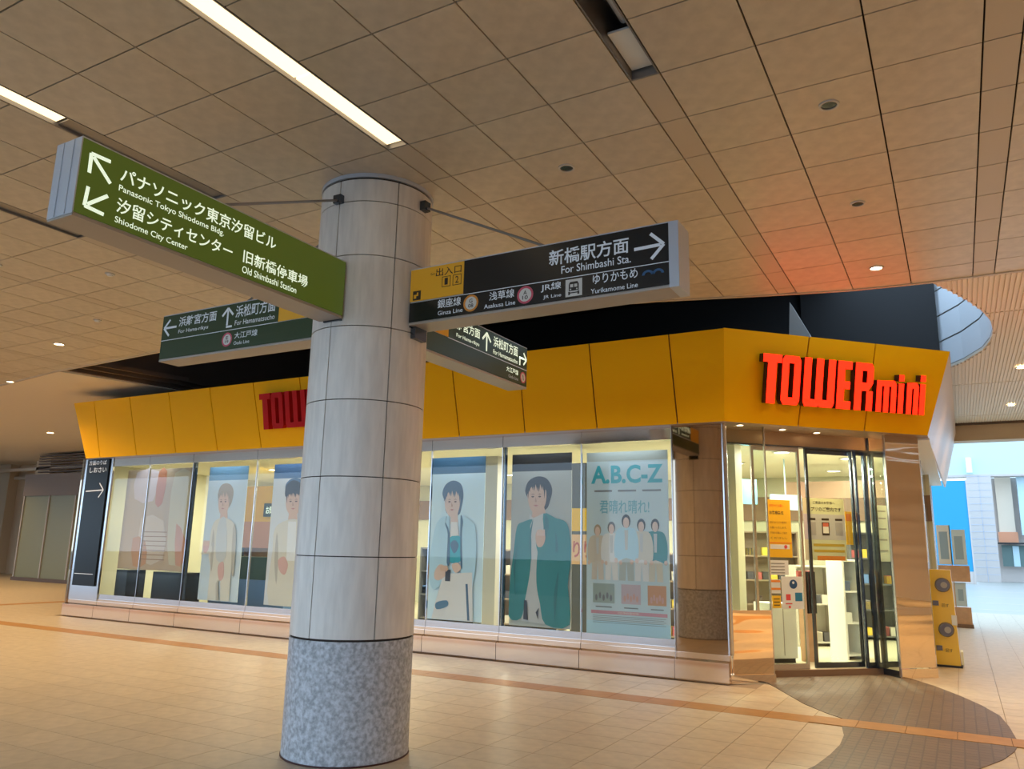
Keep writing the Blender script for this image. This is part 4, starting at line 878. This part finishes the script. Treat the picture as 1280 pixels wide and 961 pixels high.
for k in range(5): MB(FW).box(-4.52, -3.50 if k % 2 else -3.47, 0.685-0.022*k, 0.690-0.022*k, 0.001, 0.002).build('text_line', ik, t)
# faded large display at the far left panes
t = thing('large_poster', (-14.3, 10.45, 0.98), 'large faded tan and pink poster filling the leftmost windows', 'poster')
FW2 = Frame((0, 10.45, 0), (1, 0, 0), (0, 0, 1))
MB(FW2).box(-15.2, -13.05, 0.98, 3.0, -0.012, 0).build('sheet', flat('tan', (0.42, 0.32, 0.22)), t)
A_ = Art(t, FW2, lambda u, v: (u, v))
for pts, c, nm in [([(-14.9, 2.95), (-14.2, 2.95), (-14.3, 2.35), (-14.9, 2.4)], (0.50, 0.42, 0.44), 'mauve_patch'), ([(-14.2, 2.95), (-13.95, 2.95), (-14.0, 2.3), (-14.22, 2.3)], (0.42, 0.16, 0.08), 'rust_patch'),
                   ([(-13.7, 2.9), (-13.2, 2.9), (-13.1, 2.2), (-13.15, 1.3), (-13.6, 1.1), (-13.75, 2.0)], (0.46, 0.42, 0.31), 'pale_patch'), ([(-14.6, 2.0), (-13.9, 1.95), (-13.8, 1.2), (-14.5, 1.15)], (0.50, 0.42, 0.34), 'pale_patch'),
                   ([(-14.8, 1.6), (-14.4, 1.55), (-14.3, 1.1), (-14.7, 1.05)], (0.45, 0.24, 0.12), 'rust_patch'), ([(-13.5, 1.9), (-13.2, 1.6), (-13.15, 1.2), (-13.4, 1.1)], (0.46, 0.24, 0.16), 'rust_patch')]:
    A_.poly(pts, flat('lp_'+nm+str(int(c[0]*100)), c), nm, 2)
for k in range(7): MB(FW2).box(-14.55, -13.75, 1.72-0.09*k, 1.735-0.09*k, 0.006, 0.007).build('text_line', flat('lp_line', (0.26, 0.16, 0.10)), t)
for (x0, x1) in ((-15.1, -14.75), (-13.95, -13.05)):
    tag(MB().box(x0, x1, 10.38, 10.80, 0.35, 0.96).build('display_plinth', M['gloss_black'], None, loc=((x0+x1)/2, 10.6, 0.35)), 'black display plinth under the faded poster, %s one' % ('narrow left' if x1 < -14.5 else 'wide right'), 'plinth')

# ---- shop interior
sf = struct('floor_shop'); MB().prism([(-16.3, 10.41), (-2.9, 10.41), (-0.56, 12.75), (-0.56, 21.0), (-16.3, 21.9)], 0.0, 0.09).build('floor_sheet', M['shop_floor'], sf)
sc = struct('ceiling_shop'); MB().prism([(-16.3, 10.25), (-2.85, 10.25), (-2.87, 10.55), (-0.56, 12.86), (-0.56, 21.0), (-16.3, 21.9)], 3.16, 3.20).build('ceiling_sheet', M['shop_ceil'], sc)
wbk = struct('wall_shop_back'); MB().box(-16.3, -0.42, 17.5, 17.6, 0.09, 3.16).build('wall_face', M['shop_wall'], wbk)
MB().box(-16.3, -0.42, 17.44, 17.5, 2.25, 2.75).build('brown_band', M['brownwall'], wbk)
wl = struct('wall_shop_left'); MB().box(-16.3, -16.25, 10.2, 17.5, 0.09, 3.16).build('wall_face', M['shop_wall'], wl)
inb = struct('trim_5'); MB().box(-2.7, -0.5, 14.9, 15.05, 2.55, 2.85).build('brown_beam', M['brownwall'], inb)
lampspots = [(-2.35, 12.9), (-1.5, 14.1), (-3.4, 14.3), (-2.0, 16.2), (-4.6, 12.6), (-6.1, 12.6), (-7.8, 12.6), (-9.6, 12.6), (-11.4, 12.6), (-13.2, 12.6), (-14.8, 12.6), (-5.3, 15.2), (-8.6, 15.2), (-12.0, 15.2)]
LAMPW = ['just inside the entrance', 'above the grey shelf rack inside the entrance', 'behind the white pillar', 'deepest in the entrance view', 'behind the announcement poster', 'behind the teal suit portrait', 'behind the blue jacket portrait', 'hidden behind the round column', 'behind the pale clothes portrait', 'behind the fair haired portrait', 'behind the faded poster', 'in the back row toward the entrance', 'in the middle of the back row', 'in the back row toward the left end']
for i, (x, y) in enumerate(lampspots):
    down(x, y, 3.155, 0.15, M['lit_shop'], 'round lit lamp in the shop ceiling '+LAMPW[i], group='shop ceiling lamps', name='shop_lamp')
    l = bpy.data.lights.new('shop_lamp', 'AREA'); l.shape = 'DISK'; l.size = 0.3; l.energy = 38 if i else 60; l.color = CREAM
    o = bpy.data.objects.new('shop_lamp_light', l); COL.objects.link(o); o.location = (x, y, 3.13)
for x in (-14.3, -12.1, -10.4, -6.85, -5.35, -4.0):     # fill lights with no fixture, added to brighten the posters
    l = bpy.data.lights.new('window_lamp', 'AREA'); l.shape = 'RECTANGLE'; l.size = 1.0; l.size_y = 0.04; l.energy = 1.2; l.color = (0.86, 0.94, 1.0)
    o = bpy.data.objects.new('window_lamp', l); COL.objects.link(o); o.location = (x, 10.262, 3.10); o.rotation_euler = (math.radians(14), 0, 0)
# shelving
def rack(x, y, rz, w_, h_, label, m, group, cols):
    t = thing('display_rack', (x, y, 0.09), label, 'shelf', group); fr = Frame((x, y, 0.09), (math.cos(rz), math.sin(rz), 0), (0, 0, 1))
    for s in (-w_/2, w_/2-0.03): MB(fr).box(s, s+0.03, 0, h_, -0.35, 0).build('upright', m, t)
    MB(fr).box(-w_/2, w_/2, 0, h_, -0.37, -0.35).build('back_panel', m, t)
    n = max(3, int(h_/0.34))
    for k in range(n): MB(fr).box(-w_/2+0.03, w_/2-0.03, 0.05+k*(h_-0.08)/(n-1), 0.075+k*(h_-0.08)/(n-1), -0.35, -0.02).build('shelf_board', m, t)
    for c in range(len(cols)):
        mb = MB(fr)
        for k in range(n-1):
            z = 0.075+k*(h_-0.08)/(n-1); u = -w_/2+0.05
            while u < w_/2-0.16:
                if random.randrange(len(cols)) == c: mb.box(u, u+0.12, z, z+0.13+0.03*random.random(), -0.26, -0.06)
                u += 0.145
        if mb.v: tag(mb.build('disc_cases', cols[c], t), kind='stuff')
    return t
pal = [flat('case_a', (0.45, 0.10, 0.10)), flat('case_b', (0.10, 0.20, 0.42)), flat('case_c', (0.55, 0.50, 0.42)), flat('case_d', (0.05, 0.05, 0.06)), flat('case_e', (0.62, 0.45, 0.05))]
for i, x in enumerate((-3.9, -5.6, -7.2, -9.0, -10.8, -12.6, -14.4)):
    rack(x, 13.4, 0, 1.35, 1.45, 'low shop shelf with disc cases behind the windows, unit %s from the entrance' % ['one', 'two', 'three', 'four', 'five', 'six', 'seven'][i], flat('rack_dark', (0.10, 0.10, 0.10)) if i % 2 else flat('rack_brown', (0.25, 0.19, 0.13)), 'low shelves behind the windows', pal)
rack(-1.42, 12.85, math.radians(45), 0.34, 1.42, 'white narrow display rack just inside the open door', M['white'], 'racks inside the entrance', [M['paper'], flat('greyp', (0.42, 0.42, 0.46)), pal[1]])
rack(-2.15, 14.2, math.radians(35), 0.7, 1.30, 'grey shelf rack deeper inside the entrance', flat('rack_grey', (0.42, 0.40, 0.34)), 'racks inside the entrance', [flat('case_f', (0.50, 0.46, 0.38)), pal[3], pal[2]])
rack(-1.3, 16.0, math.radians(20), 1.0, 1.9, 'dark tall shelf at the back of the entrance view', flat('rack_dark', (0.10, 0.10, 0.10)), 'racks inside the entrance', pal)
rack(-3.3, 15.8, math.radians(20), 1.3, 1.9, 'tall brown shelf behind the white pillar in the shop', flat('rack_brown', (0.25, 0.19, 0.13)), 'racks inside the entrance', pal)
# white cabinet by the left door leaf
t = thing('cabinet', (-2.32, 11.75, 0.09), 'white cabinet standing behind the left glass door', 'cabinet'); fr = Frame((-2.32, 11.75, 0.09), (R2, R2, 0), (0, 0, 1))
MB(fr).box(-0.1, 0.32, 0.06, 0.80, -0.4, 0).build('body', M['white'], t); MB(fr).box(-0.08, 0.30, 0, 0.06, -0.38, -0.03).build('base', M['black'], t); MB(fr).box(0.105, 0.115, 0.1, 0.76, 0, 0.004).build('door_gap', M['grey'], t)
# pink-brown figure column / rolled stand inside the door
t = thing('wooden_stand', (-1.93, 12.25, 0.09), 'slim light wooden stand inside the door opening', 'stand'); fr = Frame((-1.93, 12.25, 0.09), (R2, R2, 0), (0, 0, 1))
MB(fr).box(-0.12, 0.08, 0, 0.9, -0.12, 0).build('body', M['wood'], t); MB(fr).box(-0.15, 0.11, 0.9, 1.25, -0.10, -0.04).build('picture_board', flat('case_a', (0.45, 0.10, 0.10)), t)
for k in range(4): MB(fr).box(-0.12+0.055*k, -0.09+0.055*k, 0.66, 1.24, 0.0, 0.03).build('hanging_strap', M['black'], t)
# pillar, tall info boards, counter
tag(MB().box(-3.15, -2.72, 11.35, 11.75, 0.09, 3.16).build('shop_pillar', M['shop_wall'], None, loc=(-2.93, 11.55, 0.09)), 'cream square pillar inside the shop behind the corner glass', 'pillar')
tag(MB().box(-7.25, -7.0, 11.9, 12.2, 0.09, 3.16).build('shop_pillar', M['grey'], None, loc=(-7.1, 12.05, 0.09)), 'grey brown pillar between the blue jacket and teal suit posters', 'pillar')
t = thing('info_board', (-12.9, 12.1, 1.2), 'yellow information board with dark sign seen between two portraits', 'sign'); fr = Frame((0, 12.1, 0), (1, 0, 0), (0, 0, 1))
MB(fr).box(-14.1, -12.0, 2.0, 2.75, -0.03, 0).build('yellow_board', M['paper_y'], t); MB(fr).box(-12.85, -12.1, 2.1, 2.38, 0, 0.03).build('dark_sign', flat('sg', (0.02, 0.05, 0.03)), t)
text('お問い合わせ', fr, (-12.78, -12.15, 2.16, 2.32), M['txt_lit'], t, 0.032, 0.01); MB(fr).box(-14.1, -12.0, 1.45, 2.0, -0.03, 0).build('salmon_panel', flat('salmon', (0.65, 0.33, 0.22)), t)
MB(fr).box(-13.5, -13.4, 0.09, 1.45, -0.03, 0).box(-12.5, -12.4, 0.09, 1.45, -0.03, 0).build('leg', M['darkframe'], t)
t = thing('counter', (-12.4, 11.4, 0.09), 'blue fronted counter with black top between two portraits', 'counter'); MB().box(-13.4, -11.3, 11.3, 11.7, 0.09, 0.85).build('body', flat('ctr_blue', (0.06, 0.14, 0.30)), t); MB().box(-13.4, -11.3, 11.28, 11.72, 0.85, 1.28).build('top_unit', flat('sg', (0.02, 0.05, 0.03)), t)
t = thing('promo_pillar', (-5.05, 11.2, 0.09), 'yellow promotion column with posters beside the teal suit portrait', 'display'); fr = Frame((0, 11.2, 0), (1, 0, 0), (0, 0, 1))
MB(fr).box(-5.25, -4.85, 0.09, 2.9, -0.3, 0).build('body', flat('rack_dark', (0.10, 0.10, 0.10)), t); MB(fr).box(-5.24, -4.86, 1.85, 2.20, 0, 0.006).build('yellow_sheet', M['paper_y'], t); MB(fr).box(-5.24, -4.86, 1.35, 1.80, 0, 0.006).build('red_sheet', flat('poster_o', (0.75, 0.45, 0.25)), t)
text('りり', fr, (-5.2, -4.9, 1.45, 1.7), flat('case_a', (0.45, 0.10, 0.10)), t, 0.008, 0.02)

# =================================================================== DOWNLIGHTS AND DETECTORS IN THE HALL CEILING
down(-0.543, 5.338, H, 0.068, None, 'unlit round downlight nearest the camera at upper right of the ceiling')
down(-2.56, 5.345, H, 0.068, None, 'unlit round downlight in the ceiling above the black right arrow sign')
down(-0.543, 7.12, H, 0.062, None, 'unlit round downlight between the nearest one and the lit one over the red letters')
down(-0.545, 8.94, H, 0.075, M['lit_spot'], 'lit round downlight directly over the glowing red letters')
down(-12.45, 7.06, H, 0.09, M['lit_spot'], 'lit downlight at left just below the green direction sign')
down(-16.5, 8.50, H, 0.09, M['lit_spot'], 'lit downlight at the far left beside the edge of the tiled ceiling')
down(-23.6, 13.5, H, 0.12, M['lit_spot'], 'lit downlight deepest in the hall at far left')
down(1.11, 14.85, H-0.022, 0.08, M['lit_spot'], 'lit downlight in the ribbed ceiling at the right frame edge')
down(1.15, 18.6, H-0.022, 0.08, M['lit_spot'], 'lit downlight in the ribbed ceiling near the dropped beam')
for i, (x, y) in enumerate(((-8.49, 5.29), (-10.52, 6.46), (-9.4, 4.5))):
    t = thing('smoke_detector', (x, y, H), ['small round detector on the ceiling above the dark green sign', 'small round detector on the ceiling farther left toward the shop end', 'small round detector on the ceiling just right of the long green sign end'][i], 'detector', 'ceiling detectors')
    fr = Frame((x, y, H), (1, 0, 0), (0, -1, 0)); MB(fr).cyl(0, 0, 0.055, 0, 0.012, 20).build('base', M['ring'], t); MB(fr).cyl(0, 0, 0.038, 0.012, 0.03, 20, 0.028).build('sensor_head', M['white'], t)

# =================================================================== RIGHT SIDE
t = thing('capsule_machine', (-0.27, 13.8, 0), 'yellow capsule toy machine with two round grey dials beside the shop corner', 'vending machine')
fr = Frame((-0.27, 13.65, 0), (1, 0, 0), (0, 0, 1))
MB(fr).prism([(-0.16, 0.03), (0.15, 0.03), (0.12, 1.39), (-0.16, 1.39)], -0.40, 0).build('body', M['yellow_mach'], t)
MB(fr).box(-0.16, 0.17, 0.0, 0.03, -0.44, 0.02).build('base', M['black'], t); MB(fr).box(0.155, 0.19, 0.04, 0.22, -0.38, -0.05).build('side_tray', M['paper_g'], t)
for z in (1.17, 0.53):
    k_ = MB(fr).cyl(0.0, z, 0.105, 0, 0.05, 24, 0.09).build('dial', M['knob'], t, True); MB(fr).cyl(0.02, z, 0.045, 0.05, 0.07, 16).build('knob', M['grey'], k_, True)
    MB(fr).box(-0.15, -0.07, z-0.30, z-0.23, 0, 0.01).build('coin_slot', M['knob'], t); text('回す', fr, (-0.03, 0.06, z-0.32, z-0.27), M['txt_dark'], t, 0.003)
MB(fr).box(0.08, 0.15, 0.60, 0.74, 0, 0.012).build('price_tag', M['paper'], t)
t = thing('pamphlet_rack', (-0.17, 21.3, 0), 'wooden pamphlet rack with white leaflets behind the yellow machine', 'rack')
fr = Frame((-0.17, 21.2, 0), (1, 0, 0), (0, 0, 1))
MB(fr).box(-0.32, 0.31, 0.0, 0.08, -0.35, 0.05).build('foot', M['brownwall'], t); MB(fr).box(-0.30, 0.29, 0.08, 0.45, -0.3, 0).build('base', M['wood'], t); MB(fr).box(-0.30, 0.33, 1.02, 1.38, -0.3, 0).build('middle_shelf', M['wood'], t)
for (a_, b_, c_, d_, m__) in ((-0.28, -0.02, 0.47, 1.0, M['paper']), (0.0, 0.22, 0.47, 1.0, flat('leaf', (0.50, 0.62, 0.66))), (-0.28, 0.0, 1.40, 2.3, M['paper']), (0.02, 0.30, 1.40, 2.2, flat('leaf2', (0.55, 0.68, 0.74)))):
    MB(fr).box(a_, b_, c_, d_, -0.1, -0.05).build('leaflet_panel', m__, t)
    MB(fr).box(a_+0.05, b_-0.06, c_+0.12, d_-0.15, -0.05, -0.048).build('leaflet_print', flat('lfp', (0.30, 0.42, 0.50)), t)
MB(fr).box(-0.02, 0.0, 0.45, 2.3, -0.15, -0.05).build('divider', M['wood'], t)

# ---- outdoors beyond the hall on the right
og = struct('floor_outside'); MB().box(-60, 80, 27, 140, -0.25, -0.005).build('paving_sheet', M['paving'], og)
for y in (29, 33, 38, 44, 52): MB().box(-40, 60, y, y+0.12, -0.005, -0.002).build('paving_joint', M['out_white'], og)
bld = thing('office_building', (2, 60, 0), 'bright tiled building with a pillar and glass top across the sunlit plaza', 'building')
MB().box(0.75, 2.15, 60, 60.6, 0, 6.85).build('tiled_pillar', M['out_white'], bld)
jt = MB()
for z in [0.45*i for i in range(1, 16)]: jt.box(0.75, 2.15, 59.985, 60, z, z+0.03)
jt.box(1.43, 1.46, 59.985, 60, 0, 6.85); jt.build('pillar_joint', flat('jt', (0.46, 0.48, 0.56)), bld)
MB().box(-6, 14, 60.2, 61, 6.85, 9.6).build('glass_band', M['out_glass'], bld); MB().box(-6, 14, 60.1, 61.2, 6.75, 6.9).build('band_sill', M['out_white'], bld); MB().box(-10, 20, 60.5, 63, 9.6, 16).build('upper_wall', M['out_white'], bld)
MB().box(2.15, 14, 62, 62.4, 0, 6.8).build('back_wall', M['out_white'], bld); MB().box(2.4, 3.3, 61.5, 61.9, 3.0, 6.8).build('tan_panel', M['out_tan'], bld); MB().box(2.3, 3.4, 61.4, 61.8, 2.5, 3.2).build('orange_panel', M['out_red'], bld)
MB().box(2.4, 3.9, 61.3, 61.5, 1.0, 2.35).build('shop_window', flat('owin', (0.10, 0.16, 0.15)), bld); MB().box(3.0, 3.35, 61.25, 61.3, 1.0, 2.3).build('window_panel', M['out_glass'], bld); MB().box(2.2, 4.6, 60.8, 61.6, 2.42, 2.52).build('awning', M['black'], bld)
MB().box(3.6, 4.4, 61.0, 61.6, 3.0, 6.8).build('grey_pier', M['out_glass'], bld)
MB().cyl(0.97, 59.9, 0.18, 7.0, 8.0, 12).build('wall_lamp', flat('wl', (0.85, 0.82, 0.60)), bld)
t = thing('cyan_banner', (0.1, 55, 0), 'plain cyan blue banner wall left of the tiled pillar outside', 'banner'); MB().box(-2.5, 0.62, 55, 55.2, 0.7, 6.1).build('sheet', M['out_cyan'], t); MB().box(0.62, 0.70, 54.95, 55.25, 0, 6.15).build('post', M['out_white'], t); MB().box(-2.5, 0.62, 55, 55.2, 0, 0.7).build('foot_wall', M['out_white'], t)

# =================================================================== FAR LEFT
fl = struct('wall_left')
MB().box(-45, -16.5, 19.5, 19.7, 0, H).build('wall_face', M['beige_wall'], fl)
MB().box(-45.2, -45, 8, 19.7, 0, H).build('wall_face', M['beige_wall'], fl)
t = thing('glass_shopfront', (-28.5, 16.8, 0), 'dim greenish glass shopfront at the far left end of the hall', 'shopfront')
MB().box(-30.4, -24.0, 16.8, 19.0, 0.12, 3.05).build('glass_wall', M['green_glass'], t)
MB().box(-30.45, -24.0, 16.74, 19.0, 3.05, 3.85).build('header', flat('fs_head', (0.17, 0.13, 0.10)), t)
MB().box(-30.45, -24.0, 16.72, 19.0, 0, 0.12).build('base', M['louver'], t)
for k in range(5): MB().box(-30.42+1.6*k, -30.36+1.6*k, 16.76, 16.80, 0.12, 3.05).build('mullion', M['grey'], t)
for k in range(7): MB().box(-30.0, -24.0, 16.9, 17.0, 3.92+0.10*k, 3.97+0.10*k).build('louver_blade', M['louver'], t)
for k, (x, y) in enumerate(((-36.5, 19.4), (-32.5, 18.8))): tag(MB().box(x-0.5, x+0.5, y-0.3, y+0.3, 0, H).build('square_pillar', M['beige_wall'], None, loc=(x, y, 0)), ['beige square pillar at the far left behind the round one', 'beige square pillar beside the greenish glass shopfront'][k], 'pillar')
q = MB(); q.cyl(-39.6, 21.0, 0.0, 0, 1)
tag(MB().cyl(-36.0, 17.2, 0.75, 0, H, 40).build('round_pillar', M['beige_wall'], None, True, loc=(-36.0, 17.2, 0)), 'dark beige round pillar cut by the left frame edge', 'pillar')
for k in range(2): MB().box(-44, -16.6, 19.3-0.8*k, 19.5-0.8*k, 4.0+0.25*k, 4.12+0.25*k).build('cornice', M['ceil_strip'], fl)
print('objects', len(bpy.data.objects))
